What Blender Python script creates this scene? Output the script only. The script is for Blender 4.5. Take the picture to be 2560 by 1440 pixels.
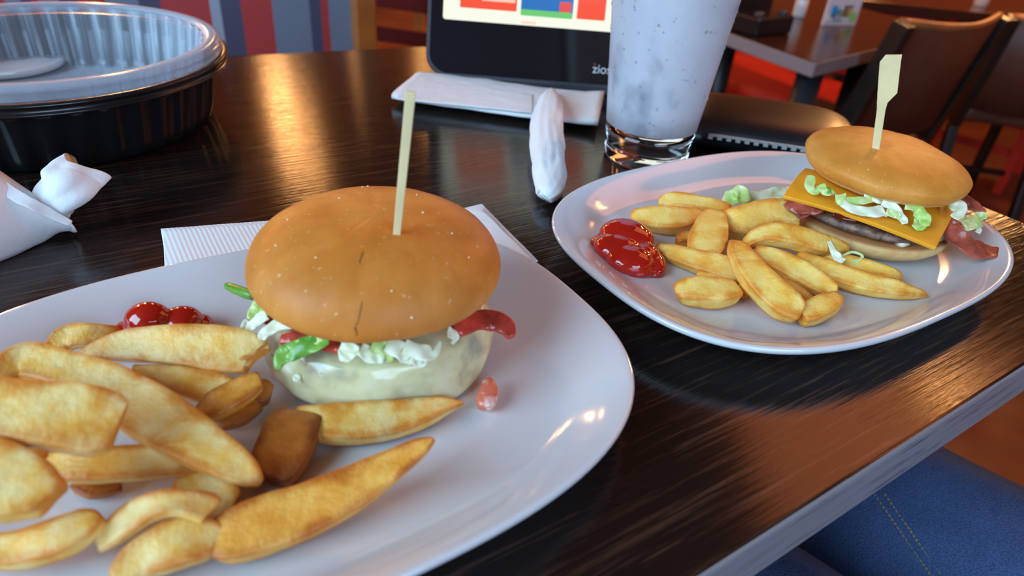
import bpy, bmesh, math, random
from mathutils import Vector, Matrix, noise
S = bpy.context.scene
for o in list(bpy.data.objects): bpy.data.objects.remove(o)
C = S.collection
PI = math.pi
# ------------------------------------------------------------------ camera, world, lights, exposure
T = 0.92                      # height of the table top above the floor
H = 0.22                      # camera height above the table top
FPX, PITCH, ROLL = 1700.0, math.radians(33), math.radians(5)
FWD = Vector((0, math.cos(PITCH), -math.sin(PITCH)))
_r0 = Vector((1, 0, 0)); _u0 = _r0.cross(FWD)
RIGHT = math.cos(ROLL)*_r0 + math.sin(ROLL)*_u0
UP = -math.sin(ROLL)*_r0 + math.cos(ROLL)*_u0
CAM = Vector((0, 0, T+H))
cam = bpy.data.cameras.new('camera'); cam.sensor_width = 36; cam.lens = FPX/2560*36
cam.clip_start = 0.01; cam.dof.use_dof = True; cam.dof.focus_distance = 0.40; cam.dof.aperture_fstop = 7.5
co = bpy.data.objects.new('camera', cam); C.objects.link(co); S.camera = co
m = Matrix((RIGHT, UP, -FWD)).transposed().to_4x4(); m.translation = CAM; co.matrix_world = m

w = bpy.data.worlds.new('world'); S.world = w; w.use_nodes = True
w.node_tree.nodes['Background'].inputs[0].default_value = (1.0, .72, .52, 1)
w.node_tree.nodes['Background'].inputs[1].default_value = 0.10

def area(name, loc, target, sx, sy, power, col):
    l = bpy.data.lights.new(name, 'AREA'); l.shape = 'RECTANGLE'; l.size = sx; l.size_y = sy; l.energy = power; l.color = col
    o = bpy.data.objects.new(name, l); C.objects.link(o); o.location = loc
    d = Vector(target)-Vector(loc); o.rotation_euler = d.to_track_quat('-Z', 'Y').to_euler(); return o
area('window_daylight', (-2.0, -1.05, T+1.25), (.05, .32, T), 1.9, 1.8, 112, (.46, .74, 1.0))
area('window_daylight_side', (1.0, -1.45, T+0.75), (.2, .35, T-.1), 1.2, 1.2, 30, (.50, .71, 1.0))
S.view_settings.view_transform = 'Standard'; S.view_settings.look = 'None'
S.view_settings.gamma = 1.0; S.view_settings.use_curve_mapping = False
S.view_settings.exposure = 0.20

# ------------------------------------------------------------------ helpers
def ray(px, py): return FWD*FPX + RIGHT*(px-1280) - UP*(py-720)
def at(px, py, h=0.0):
    """the point at height h above the table top seen at a place in the photograph"""
    d = ray(px, py); return CAM + d*((h-H)/d.z)
def at_y(px, py, Y):
    d = ray(px, py); return CAM + d*(Y/d.y)
def at_plane(px, py, p, n):
    d = ray(px, py); return CAM + d*((p-CAM).dot(n)/d.dot(n))
def dep(p): return (Vector(p)-CAM).dot(FWD)
def V(*a): return Vector(a)

def tag(o, label, cat, group=None):
    o['label'] = label; o['category'] = cat
    if group: o['group'] = group
    return o
def empty(name, loc, label, cat, group=None):
    o = bpy.data.objects.new(name, None); C.objects.link(o); o.location = loc; o.empty_display_size = .02
    return tag(o, label, cat, group)
def obj(name, verts, faces, mat, parent=None, smooth=True, attr=None, sub=0, solid=0, bevel=0):
    me = bpy.data.meshes.new(name); me.from_pydata([tuple(v) for v in verts], [], faces)
    bm = bmesh.new(); bm.from_mesh(me); bmesh.ops.recalc_face_normals(bm, faces=bm.faces); bm.to_mesh(me); bm.free()
    if smooth: me.polygons.foreach_set('use_smooth', [True]*len(me.polygons))
    if attr:
        for k, vals in attr.items():
            a = me.attributes.new(k, 'FLOAT', 'POINT'); a.data.foreach_set('value', vals)
    if mat: me.materials.append(mat)
    o = bpy.data.objects.new(name, me); C.objects.link(o)
    if parent is not None:
        o.parent = parent; o.matrix_parent_inverse = Matrix.Translation(parent.location).inverted()
    if solid:
        md = o.modifiers.new('thickness', 'SOLIDIFY'); md.thickness = solid; md.offset = 0
    if bevel:
        md = o.modifiers.new('bevel', 'BEVEL'); md.width = bevel; md.segments = 3; md.limit_method = 'ANGLE'
    if sub:
        md = o.modifiers.new('sub', 'SUBSURF'); md.levels = sub; md.render_levels = sub
    return o
def struct(o): o['kind'] = 'structure'; return o
def cat_rom(P, n):
    """n samples along a smooth curve through the tuples P"""
    out = []; k = len(P)-1
    for i in range(n):
        t = i/(n-1)*k; j = min(int(t), k-1); f = t-j
        p0, p1, p2, p3 = P[max(j-1, 0)], P[j], P[j+1], P[min(j+2, k)]
        out.append(tuple(.5*((2*b)+(-a+c)*f+(2*a-5*b+4*c-d)*f*f+(-a+3*b-3*c+d)*f**3) for a, b, c, d in zip(p0, p1, p2, p3)))
    return out
def loft(rings, closed=True, cap=True):
    n = len(rings[0]); v = [p for r in rings for p in r]; f = []
    for i in range(len(rings)-1):
        for j in range(n if closed else n-1):
            a = i*n+j; b = i*n+(j+1) % n
            f.append((a, b, b+n, a+n))
    if cap and closed:
        f.append(tuple(range(n))); f.append(tuple(range((len(rings)-1)*n, len(rings)*n)))
    return v, f
def lathe(prof, c, n=64, fn=None):
    rings = []
    for r, z in prof:
        rings.append([V(c[0]+r*math.cos(2*PI*k/n), c[1]+r*math.sin(2*PI*k/n), c[2]+z) if not fn else fn(r, z, 2*PI*k/n) for k in range(n)])
    return loft(rings)
def box(c, ax, ay, az, sx, sy, sz):
    vs = []
    for z in (-1, 1):
        for y in (-1, 1):
            for x in (-1, 1):
                vs.append(Vector(c)+ax*(x*sx/2)+ay*(y*sy/2)+az*(z*sz/2))
    return vs, [(0, 1, 3, 2), (4, 6, 7, 5), (0, 4, 5, 1), (2, 3, 7, 6), (0, 2, 6, 4), (1, 5, 7, 3)]
def bar(a, b, wx, wy, up=V(0, 0, 1)):
    a, b = Vector(a), Vector(b); d = (b-a); L = d.length; d = d/L
    if abs(d.dot(up)) > .98: up = V(0, 1, 0)
    s = d.cross(up).normalized(); t = s.cross(d)
    return box((a+b)/2, d, s, t, L, wx, wy)
X, Y, Z = V(1, 0, 0), V(0, 1, 0), V(0, 0, 1)
def tube(pts, rad, n=10):
    rings = []
    for i, p in enumerate(pts):
        p = Vector(p); a = Vector(pts[max(i-1, 0)]); b = Vector(pts[min(i+1, len(pts)-1)]); d = (b-a).normalized()
        s = d.cross(Z if abs(d.z) < .9 else Y).normalized(); t = s.cross(d); r = rad[i] if isinstance(rad, (list, tuple)) else rad
        rings.append([p+s*(r*math.cos(2*PI*k/n))+t*(r*math.sin(2*PI*k/n)) for k in range(n)])
    return loft(rings)
def ns(p, s, seed=0): return noise.noise(Vector(p)*s+V(seed*3.17, seed*1.31, seed*7.7))

# ------------------------------------------------------------------ materials
def nt(name):
    mt = bpy.data.materials.new(name); mt.use_nodes = True; t = mt.node_tree
    return mt, t, t.nodes['Principled BSDF']
def setp(b, **k):
    names = dict(color='Base Color', rough='Roughness', metal='Metallic', spec='Specular IOR Level', trans='Transmission Weight', ior='IOR',
                 sss='Subsurface Weight', sssr='Subsurface Radius', ssss='Subsurface Scale', coat='Coat Weight', coatr='Coat Roughness', emit='Emission Color', es='Emission Strength', alpha='Alpha', sheen='Sheen Weight')
    for a, v in k.items():
        if a in ('color', 'emit'): v = (*v, 1) if len(v) == 3 else v
        b.inputs[names[a]].default_value = v
def lin(r, g, b):
    f = lambda c: (c/255/12.92) if c/255 <= .04045 else ((c/255+.055)/1.055)**2.4
    return (f(r), f(g), f(b))
def node(t, typ, **k):
    n = t.nodes.new(typ)
    for a, v in k.items(): setattr(n, a, v)
    return n
def ramp(t, fac, stops):
    r = node(t, 'ShaderNodeValToRGB'); e = r.color_ramp.elements
    e[0].position, e[0].color = stops[0][0], (*stops[0][1], 1); e[1].position, e[1].color = stops[-1][0], (*stops[-1][1], 1)
    for p, c in stops[1:-1]:
        x = e.new(p); x.color = (*c, 1)
    t.links.new(fac, r.inputs[0]); return r.outputs[0]
def noise_n(t, scale, detail=4, rough=.55, vec=None, mapscale=None, rot=None):
    n = node(t, 'ShaderNodeTexNoise'); n.inputs['Scale'].default_value = scale; n.inputs['Detail'].default_value = detail; n.inputs['Roughness'].default_value = rough
    if vec is None:
        tc = node(t, 'ShaderNodeTexCoord'); vec = tc.outputs['Object']
    if mapscale or rot:
        # rotate first, then stretch
        if rot:
            mr = node(t, 'ShaderNodeMapping'); mr.inputs['Rotation'].default_value = rot; t.links.new(vec, mr.inputs[0]); vec = mr.outputs[0]
        if mapscale:
            ms = node(t, 'ShaderNodeMapping'); ms.inputs['Scale'].default_value = mapscale; t.links.new(vec, ms.inputs[0]); vec = ms.outputs[0]
    t.links.new(vec, n.inputs['Vector']); return n.outputs['Fac']
def mixc(t, fac, a, b, mode='MIX'):
    mx = node(t, 'ShaderNodeMix', data_type='RGBA', blend_type=mode)
    for k, s in ((0, fac), (6, a), (7, b)):
        if isinstance(s, (int, float)): mx.inputs[k].default_value = s
        elif isinstance(s, tuple): mx.inputs[k].default_value = (*s, 1)
        else: t.links.new(s, mx.inputs[k])
    return mx.outputs[2]
def bump(t, b, fac, strength=.3, dist=.001):
    bn = node(t, 'ShaderNodeBump'); bn.inputs['Strength'].default_value = strength; bn.inputs['Distance'].default_value = dist
    t.links.new(fac, bn.inputs['Height']); t.links.new(bn.outputs[0], b.inputs['Normal'])
def plain(name, col, rough=.5, var=0.0, vscale=30, bmp=0, bscale=200, bdist=.0005, **k):
    mt, t, b = nt(name); setp(b, color=col, rough=rough, **k)
    if var:
        f = noise_n(t, vscale)
        t.links.new(ramp(t, f, [(.3, tuple(c*(1-var) for c in col)), (.7, tuple(min(1, c*(1+var)) for c in col))]), b.inputs['Base Color'])
    if bmp: bump(t, b, noise_n(t, bscale, 3), bmp, bdist)
    return mt
def attr_n(t, nm):
    a = node(t, 'ShaderNodeAttribute', attribute_name=nm); return a.outputs['Fac']

def wood_top(name, base, streak, rot, rough=.13, amt=1.0):
    mt, t, b = nt(name)
    g1 = noise_n(t, 1, 5, .65, mapscale=(9, 260, 260), rot=(0, 0, rot))
    g2 = noise_n(t, 1, 3, .6, mapscale=(24, 520, 520), rot=(0, 0, rot))
    g3 = noise_n(t, 3.5, 2, .5)
    s1 = ramp(t, g1, [(.47, (0, 0, 0)), (.60, (1, 1, 1))]); s2 = ramp(t, g2, [(.47, (0, 0, 0)), (.62, (1, 1, 1))])
    s = mixc(t, 1.0, s1, s2, 'MULTIPLY'); s = mixc(t, 1.0, s, ramp(t, g3, [(.35, (.35,)*3), (.65, (1, 1, 1))]), 'MULTIPLY')
    t.links.new(mixc(t, s, base, streak), b.inputs['Base Color'])
    setp(b, rough=rough, spec=.5); 
    rr = ramp(t, g2, [(.3, (rough*.85,)*3), (.7, (rough*1.35,)*3)]); t.links.new(rr, b.inputs['Roughness'])
    h = mixc(t, .5, g1, g2); bump(t, b, h, .22*amt, .0012)
    return mt
M = {}
TA = math.radians(35)
M['table'] = wood_top('dark stained wood', (.010, .0065, .0055), (.085, .040, .024), -TA)
M['edge'] = wood_top('window-lit edge wood', (.24, .215, .225), (.05, .042, .045), -TA, .38, 3)  # pale blue-grey base: window light on the edge is put into its colour
M['bgtable'] = wood_top('reddish dark wood', (.035, .011, .006), (.07, .025, .015), -TA, .16)
M['plate'] = plain('white glazed ceramic', (.64, .645, .66), .12, coat=.5, coatr=.04)
M['black_metal'] = plain('black painted metal', (.012, .014, .017), .4)
M['dark_wood'] = plain('dark chair wood', (.018, .011, .008), .35, .3, 20)
M['brown_leather'] = plain('brown leather', (.10, .030, .016), .45, .25, 8, .2, 300)
M['tan_wood'] = plain('tan wood rail', (.30, .10, .03), .4, .2, 12)
M['red_vinyl'] = plain('red vinyl', (.42, .025, .02), .35, .2, 6)
M['bright_red'] = plain('bright red paint', (.62, .03, .015), .4)
M['maroon'] = plain('maroon wood', (.13, .012, .010), .4, .2, 10)
M['orange_wood'] = plain('orange varnished wood', (.42, .13, .025), .35, .25, 12)
M['paper'] = plain('white paper napkin', (.80, .80, .81), .9, .03, 60, .5, 85, .0016)
def ribbed():
    mt, t, b = nt('embossed white napkin'); setp(b, color=(.84, .85, .86), rough=.9)
    wv = node(t, 'ShaderNodeTexWave'); wv.inputs['Scale'].default_value = 120; wv.inputs['Distortion'].default_value = .5
    tc = node(t, 'ShaderNodeTexCoord'); mr = node(t, 'ShaderNodeMapping'); mr.inputs['Rotation'].default_value = (0, 0, -.6)
    t.links.new(tc.outputs['Object'], mr.inputs[0]); t.links.new(mr.outputs[0], wv.inputs[0]); bump(t, b, wv.outputs['Fac'], .35, .0004); return mt
M['emboss'] = ribbed()
M['black_plastic'] = plain('black glossy plastic', (.010, .010, .011), .22)
M['black_screen'] = plain('black bezel glass', (.006, .007, .010), .10)
M['grey_plastic'] = plain('dark grey plastic', (.05, .052, .06), .4)
M['leather'] = plain('black leather', (.010, .011, .014), .33, .1, 20, .15, 500)
M['zip'] = plain('grey zipper teeth', (.42, .39, .38), .4)
M['bamboo'] = plain('pale bamboo', (.72, .58, .30), .55, .12, 40)
def bun_mat(name, top, low, crumb):
    mt, t, b = nt(name)
    a = attr_n(t, 'crust'); n1 = noise_n(t, 22, 4); n2 = noise_n(t, 420, 2); n3 = noise_n(t, 70, 4, .6)
    c = mixc(t, ramp(t, n1, [(.38, (0,)*3), (.60, (1,)*3)]), low, top)
    c = mixc(t, ramp(t, n3, [(.45, (0,)*3), (.75, (.35,)*3)]), c, tuple(x*.72 for x in top))
    c = mixc(t, ramp(t, n2, [(.67, (0,)*3), (.73, (.5,)*3)]), c, (.86, .56, .28))
    c = mixc(t, ramp(t, a, [(.35, (0,)*3), (.65, (1,)*3)]), c, crumb)
    t.links.new(c, b.inputs['Base Color']); setp(b, rough=.5, sss=.12, ssss=.004, sssr=(1, .5, .25), spec=.3)
    bump(t, b, mixc(t, .5, n2, n3), .12, .0006); return mt
M['bun'] = bun_mat('baked bun crust', (.57, .185, .024), (.70, .275, .052), (.80, .56, .28))
M['bun_r'] = bun_mat('golden bun crust', (.65, .235, .028), (.77, .325, .060), (.84, .60, .27))
def bun_side():
    mt, t, b = nt('toasted bun crumb'); a = attr_n(t, 'crust'); n1 = noise_n(t, 130, 5)
    c = mixc(t, ramp(t, n1, [(.35, (0,)*3), (.65, (1,)*3)]), (.62, .36, .12), (.72, .48, .19))
    c = mixc(t, ramp(t, a, [(.3, (0,)*3), (.9, (1,)*3)]), c, (.30, .11, .03)); t.links.new(c, b.inputs['Base Color'])
    setp(b, rough=.75, sss=.1, ssss=.003); bump(t, b, n1, .5, .001); return mt
M['bun_low'] = bun_side()
def patty_mat():
    mt, t, b = nt('grilled beef'); n1 = noise_n(t, 160, 6, .7); n2 = noise_n(t, 60, 3)
    c = ramp(t, n1, [(.32, (.03, .016, .010)), (.48, (.15, .080, .050)), (.68, (.34, .21, .145))]); t.links.new(c, b.inputs['Base Color'])
    setp(b, rough=.3, spec=.6); bump(t, b, n1, .7, .002); return mt
M['patty'] = patty_mat()
M['cheddar'] = plain('orange american cheese', (.86, .36, .018), .33, .05, 25, sss=.25, ssss=.004, sssr=(1, .5, .1))
def jack():
    mt, t, b = nt('melted white cheese'); n1 = noise_n(t, 45, 3); n2 = noise_n(t, 150, 1)
    c = ramp(t, n1, [(.34, (.40, .36, .24)), (.48, (.68, .62, .34)), (.66, (.78, .74, .50))])
    c = mixc(t, ramp(t, n2, [(.75, (0,)*3), (.78, (.8,)*3)]), c, (.30, .16, .03)); t.links.new(c, b.inputs['Base Color'])
    setp(b, rough=.18, sss=.6, ssss=.006, sssr=(1, .8, .45), spec=.6); return mt
M['jack'] = jack()
def leaf_mat(name, a, bcol, sc=70):
    mt, t, b = nt(name); n1 = noise_n(t, sc, 4); t.links.new(ramp(t, n1, [(.35, a), (.65, bcol)]), b.inputs['Base Color'])
    setp(b, rough=.3, sss=.3, ssss=.002, sssr=(.6, 1, .4), spec=.5); bump(t, b, n1, .4, .001); return mt
M['lettuce_white'] = leaf_mat('pale lettuce', (.70, .74, .46), (.85, .87, .70))
M['lettuce_lime'] = leaf_mat('lime lettuce', (.42, .62, .12), (.74, .80, .42))
M['lettuce_green'] = leaf_mat('dark green lettuce', (.06, .22, .015), (.22, .44, .06), 120)
M['tomato'] = plain('tomato flesh', (.45, .05, .03), .14, .5, 110, .5, 220, .001, sss=.25, ssss=.003, sssr=(1, .3, .2))
M['bacon'] = plain('cooked bacon', (.36, .075, .045), .22, .45, 110, .4, 250, .001)
def tombit():
    mt, t, b = nt('tomato dice with sauce'); n1 = noise_n(t, 110, 3); t.links.new(ramp(t, n1, [(.45, (.66, .16, .09)), (.58, (.85, .66, .58))]), b.inputs['Base Color']); setp(b, rough=.2, sss=.3, ssss=.002); return mt
M['tombit'] = tombit()
M['ketchup'] = plain('tomato ketchup', (.42, .012, .006), .08, .12, 90, coat=.4, coatr=.03, sss=.1, ssss=.002, sssr=(1, .1, .05))
M['sauce'] = plain('dark red sauce', (.10, .010, .006), .1)
M['grease'] = plain('orange grease', (.55, .16, .04), .12)
def fry_mat(name, pale, gold, brown):
    mt, t, b = nt(name); a = attr_n(t, 'crust'); n1 = noise_n(t, 75, 5, .6); n2 = noise_n(t, 260, 4, .65)
    c = mixc(t, ramp(t, n1, [(.36, (0,)*3), (.62, (1,)*3)]), pale, gold)
    c = mixc(t, ramp(t, n2, [(.52, (0,)*3), (.75, (.45,)*3)]), c, gold)
    ad = node(t, 'ShaderNodeMath', operation='MULTIPLY_ADD'); t.links.new(n1, ad.inputs[0]); ad.inputs[1].default_value = .9; t.links.new(a, ad.inputs[2])
    c = mixc(t, ramp(t, ad.outputs[0], [(.62, (0,)*3), (1.10, (.92,)*3)]), c, brown); t.links.new(c, b.inputs['Base Color'])
    setp(b, rough=.42, sss=.18, ssss=.004, sssr=(1, .6, .2), spec=.4); bump(t, b, mixc(t, .55, n1, n2), .75, .0018); return mt
M['fry'] = fry_mat('fried potato', (.84, .64, .26), (.84, .46, .07), (.62, .20, .016))
M['fry_gold'] = fry_mat('golden fried potato', (.86, .45, .085), (.76, .30, .030), (.48, .12, .010))
M['fry_brown'] = fry_mat('brown fried potato', (.52, .17, .022), (.42, .12, .014), (.24, .05, .007))
M['fry_r'] = fry_mat('light fried potato', (.94, .66, .19), (.92, .50, .07), (.72, .25, .020))

# ------------------------------------------------------------------ the setting
fl = plain('brown restaurant floor', (.115, .035, .018), .35, .45, 3)
struct(obj('floor', *box(V(1, 3, -.02), X, Y, Z, 10, 12, .04), fl, smooth=False))
struct(obj('ceiling', *box(V(1, 3, 2.92), X, Y, Z, 10, 12, .04), plain('brown ceiling', (.22, .10, .05), .8), smooth=False))
wl = plain('warm brown wall', (.46, .165, .06), .6, .2, 2)
struct(obj('wall_far', *box(V(1, 8.0, 1.45), X, Y, Z, 10, .1, 2.9), wl, smooth=False))
struct(obj('wall_right', *box(V(5.5, 3, 1.45), X, Y, Z, .1, 12, 2.9), wl, smooth=False))
struct(obj('wall_left', *box(V(-3.4, 3, 1.45), X, Y, Z, .1, 12, 2.9), wl, smooth=False))
struct(obj('wall_back', *box(V(1, -2.2, 1.45), X, Y, Z, 10, .1, 2.9), plain('back wall', (.20, .12, .09), .7), smooth=False))
for i, (x, wd) in enumerate(((-1.6, 1.5), (1.1, 1.3))):
    bars = []
    vs, fs = [], []
    for a, b in ((V(x-wd/2, -2.12, 1.1), V(x-wd/2, -2.12, 2.5)), (V(x+wd/2, -2.12, 1.1), V(x+wd/2, -2.12, 2.5)), (V(x-wd/2, -2.12, 1.1), V(x+wd/2, -2.12, 1.1)), (V(x-wd/2, -2.12, 2.5), V(x+wd/2, -2.12, 2.5)), (V(x, -2.12, 1.1), V(x, -2.12, 2.5))):
        v, f = bar(a, b, .05, .06); fs += [tuple(q+len(vs) for q in k) for k in f]; vs += v
    struct(obj('window_%d' % (i+1), vs, fs, M['dark_wood'], smooth=False))

# our table: edges measured from the picture
n0, n1_ = at(1760, 1440), at(2560, 920)
f0, f1 = at(550, 140), at(1060, 115)
e0, e1 = at(2395, 489), at(2560, 555)
def isect(a, b, c, d):
    a, b, c, d = (Vector((p.x, p.y)) for p in (a, b, c, d)); r = b-a; s = d-c
    t = ((c-a).x*s.y-(c-a).y*s.x)/(r.x*s.y-r.y*s.x); return a+r*t
p1 = isect(n0, n1_, e0, e1); p2 = isect(f0, f1, e0, e1)
ud = (Vector((n1_.x, n1_.y))-Vector((n0.x, n0.y))).normalized(); ud2 = (Vector((f1.x, f1.y))-Vector((f0.x, f0.y))).normalized()
p0 = Vector((n0.x, n0.y))-ud*.95; p3 = Vector((f0.x, f0.y))-ud2*.75
tb = empty('dining_table', V((p0.x+p2.x)/2, (p0.y+p2.y)/2, 0), 'dark stained wooden dining table under the two white plates', 'table')
def slab(q, z0, z1): return [V(a.x, a.y, z) for z in (z0, z1) for a in q], [(0, 3, 2, 1), (4, 5, 6, 7), (0, 1, 5, 4), (1, 2, 6, 5), (2, 3, 7, 6), (3, 0, 4, 7)]
v, f = slab([p0, p1, p2, p3], T-.032, T)
top = obj('tabletop', v, f, M['table'], tb, smooth=False, bevel=.0028)
top.data.materials.append(M['edge'])
for p in top.data.polygons:
    if abs(p.normal.z) < .5: p.material_index = 1
mid = V((p0.x+p1.x+p2.x+p3.x)/4, (p0.y+p1.y+p2.y+p3.y)/4, 0)
obj('column', *lathe([(.04, .03), (.04, T-.033)], mid, 24), M['black_metal'], tb)
obj('base_plate', *lathe([(.30, 0), (.30, .012), (.06, .03)], mid, 32), M['black_metal'], tb)

# striped low partition beyond the table
wp = at(720, 132, 0); un = V(ud2.x, ud2.y, 0); wn = V(un.y, -un.x, 0)
WD = .75
wpt = wp - wn*WD
stripes = [(-420, 'n'), (-330, 'r'), (-230, 'g'), (-150, 'n'), (-60, 'r'), (10, 'g'), (50, 'n'), (77, 'r'), (95, 'g'), (147, 'n'), (193, 'r'), (262, 'g'), (345, 'n'), (399, 'r'), (522, 'l'), (548, 'n'), (600, 'r'), (678, 'g'), (772, 'n'), (800, 'r'), (820, 'g'), (887, None)]
sm = {'n': plain('navy wall paint', (.075, .070, .125), .6), 'r': plain('red wall paint', (.46, .045, .045), .6), 'g': plain('grey blue wall paint', (.185, .215, .285), .6), 'l': plain('light grey wall paint', (.33, .38, .46), .6)}
wtop = T+.16
pw = obj('wall_partition', [], [], None); struct(pw)
vs, fs, mi = [], [], []
keys = ['n', 'r', 'g', 'l']
for k in keys: pw.data.materials.append(sm[k])
for (xa, k), (xb, _) in zip(stripes[:-1], stripes[1:]):
    a = at_plane(xa, 0, wpt, wn); b = at_plane(xb, 0, wpt, wn); i = len(vs)
    for z in (0, wtop):
        for p, d in ((a, 0), (b, 0), (b, .06), (a, .06)): vs.append(V(p.x, p.y, z)-wn*d)
    for q in ((0, 1, 5, 4), (1, 2, 6, 5), (2, 3, 7, 6), (3, 0, 4, 7), (4, 5, 6, 7)): fs.append(tuple(i+j for j in q)); mi.append(keys.index(k))
pw.data.from_pydata([tuple(q) for q in vs], [], fs)
for p, k in zip(pw.data.polygons, mi): p.material_index = k
a = at_plane(900, 0, wpt, wn)
struct(obj('trim_1', *box(V(a.x, a.y, .62), un, wn, Z, .045, .09, 1.24), M['orange_wood'], smooth=False, bevel=.004))

# pendant lamps of the room, then unseen ones added to brighten it
glow = bpy.data.materials.new('warm bulb'); glow.use_nodes = True; setp(glow.node_tree.nodes['Principled BSDF'], emit=(1.0, .45, .10), es=16, color=(1, .8, .5))
shade_m = plain('amber lamp shade', (.55, .22, .06), .35, metal=.3)
def lamp(loc, label, power=10, r=.055):
    e = empty('pendant_lamp', V(loc[0], loc[1], loc[2]), label, 'lamp', 'pendant lamps of the restaurant')
    l = V(*loc)
    obj('cord', *tube([V(l.x, l.y, l.z+.18), V(l.x, l.y, 2.90)], .005, 6), M['black_metal'], e)
    o = obj('lamp_shade', *lathe([(.02, .18), (.05, .16), (.11, .02), (.107, .02), (.047, .155), (.02, .17)], l, 24), shade_m, e)
    obj('bulb', *lathe([(.001, .10), (.03, .09), (r, .045), (r*.8, .01), (.001, -.005)], l, 16), glow, e)
    q = bpy.data.lights.new('lamp_light', 'POINT'); q.energy = power; q.color = (1, .50, .18); q.shadow_soft_size = .06
    qo = bpy.data.objects.new('lamp_light', q); C.objects.link(qo); qo.parent = e; qo.location = (0, 0, -.03)
e = empty('warm_fill_panel', V(1.9, 2.1, 2.85), 'large unseen amber ceiling panel added for the warm sheen on the table', 'lamp')  # unseen glowing panel, added to give the dark table its warm sheen
obj('fill_housing', *box(V(1.9, 2.1, 2.87), X, Y, Z, 1.7, 1.7, .06), M['dark_wood'], e, smooth=False)
amb, t_a, b_a = nt('amber diffuser'); setp(b_a, color=(.8, .4, .2), rough=.5, emit=(1.0, .27, .09), es=2.3)
obj('fill_glow', *box(V(1.9, 2.1, 2.835), X, Y, Z, 1.6, 1.6, .02), amb, e, smooth=False)
def mirror_at(px, py, dist):
    """where a lamp hangs whose mirror image in the table top shows at this place"""
    p = at(px, py, 0); d = (p-CAM).normalized(); d.z = -d.z; return p+d*dist
for (px, py, dist, lb, pw_) in ((710, 300, 2.3, 'amber pendant lamp over the striped partition, nearest the takeout bowl', 4.5), (775, 385, 2.6, 'amber pendant lamp above the partition end, beside the orange post', 2.2),
                          (1065, 190, 3.0, 'amber pendant lamp far behind the tablet', 1.2), (2380, 1000, 2.1, 'amber pendant lamp over the aisle beside the dark table', 1.6)):
    lamp(mirror_at(px, py, dist), lb, pw_, .035)
for loc, lb, pw_ in (((1.5, 2.6, 1.95), 'unseen amber lamp added to brighten the neighbouring table', 38), ((3.0, 4.2, 2.1), 'unseen amber lamp added to brighten the far right background', 60), ((.2, 4.6, 2.1), 'unseen amber lamp added to brighten the room far behind the tablet', 45),
                     ((-2.9, 3.0, 2.2), 'unseen amber lamp added to warm the left wall mirrored in the table', 80), ((-3.0, 4.8, 2.2), 'unseen amber lamp added to warm the far left walls mirrored in the table', 110)):
    lamp(loc, lb, pw_)  # added unseen lamps: brighten the background and the walls mirrored by the table

# ------------------------------------------------------------------ plates
PU = V(math.cos(math.radians(34)), math.sin(math.radians(34)), 0); PV = V(-PU.y, PU.x, 0)
def plate(c, label):
    a, b, nn, n = .157, .114, 2.75, 96
    prof = [(.002, .0055), (.30, .0055), (.60, .0056), (.72, .0060), (.785, .0072), (.825, .0098), (.87, .0138), (.92, .0178), (.96, .0204), (.985, .0216), (.996, .0213), (1.0, .0198), (.996, .0180), (.985, .0168), (.95, .0145), (.90, .0100), (.84, .0052), (.76, .0024), (.68, .0012), (.65, .0), (.61, .0), (.59, .0018), (.3, .0022), (.002, .0022)]
    rings = []
    for s, z in prof:
        r = []
        for k in range(n):
            th = 2*PI*k/n; cc, ss = math.cos(th), math.sin(th); e = nn if s > .5 else 2.3
            q = (abs(cc)**e+abs(ss)**e)**(-1/e)
            r.append(V(c[0], c[1], T+z)+PU*(a*s*q*cc)+PV*(b*s*q*ss))
        rings.append(r)
    e = empty('dinner_plate', V(c[0], c[1], T), label, 'plate', 'white dinner plates')
    obj('dish', *loft(rings), M['plate'], e, sub=1); return e
plate((-.096, .221), 'white rounded rectangular plate nearest the camera, holding the white cheese burger')
plate((.177, .4125), 'white rounded rectangular plate at right, holding the orange cheese burger')

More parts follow.
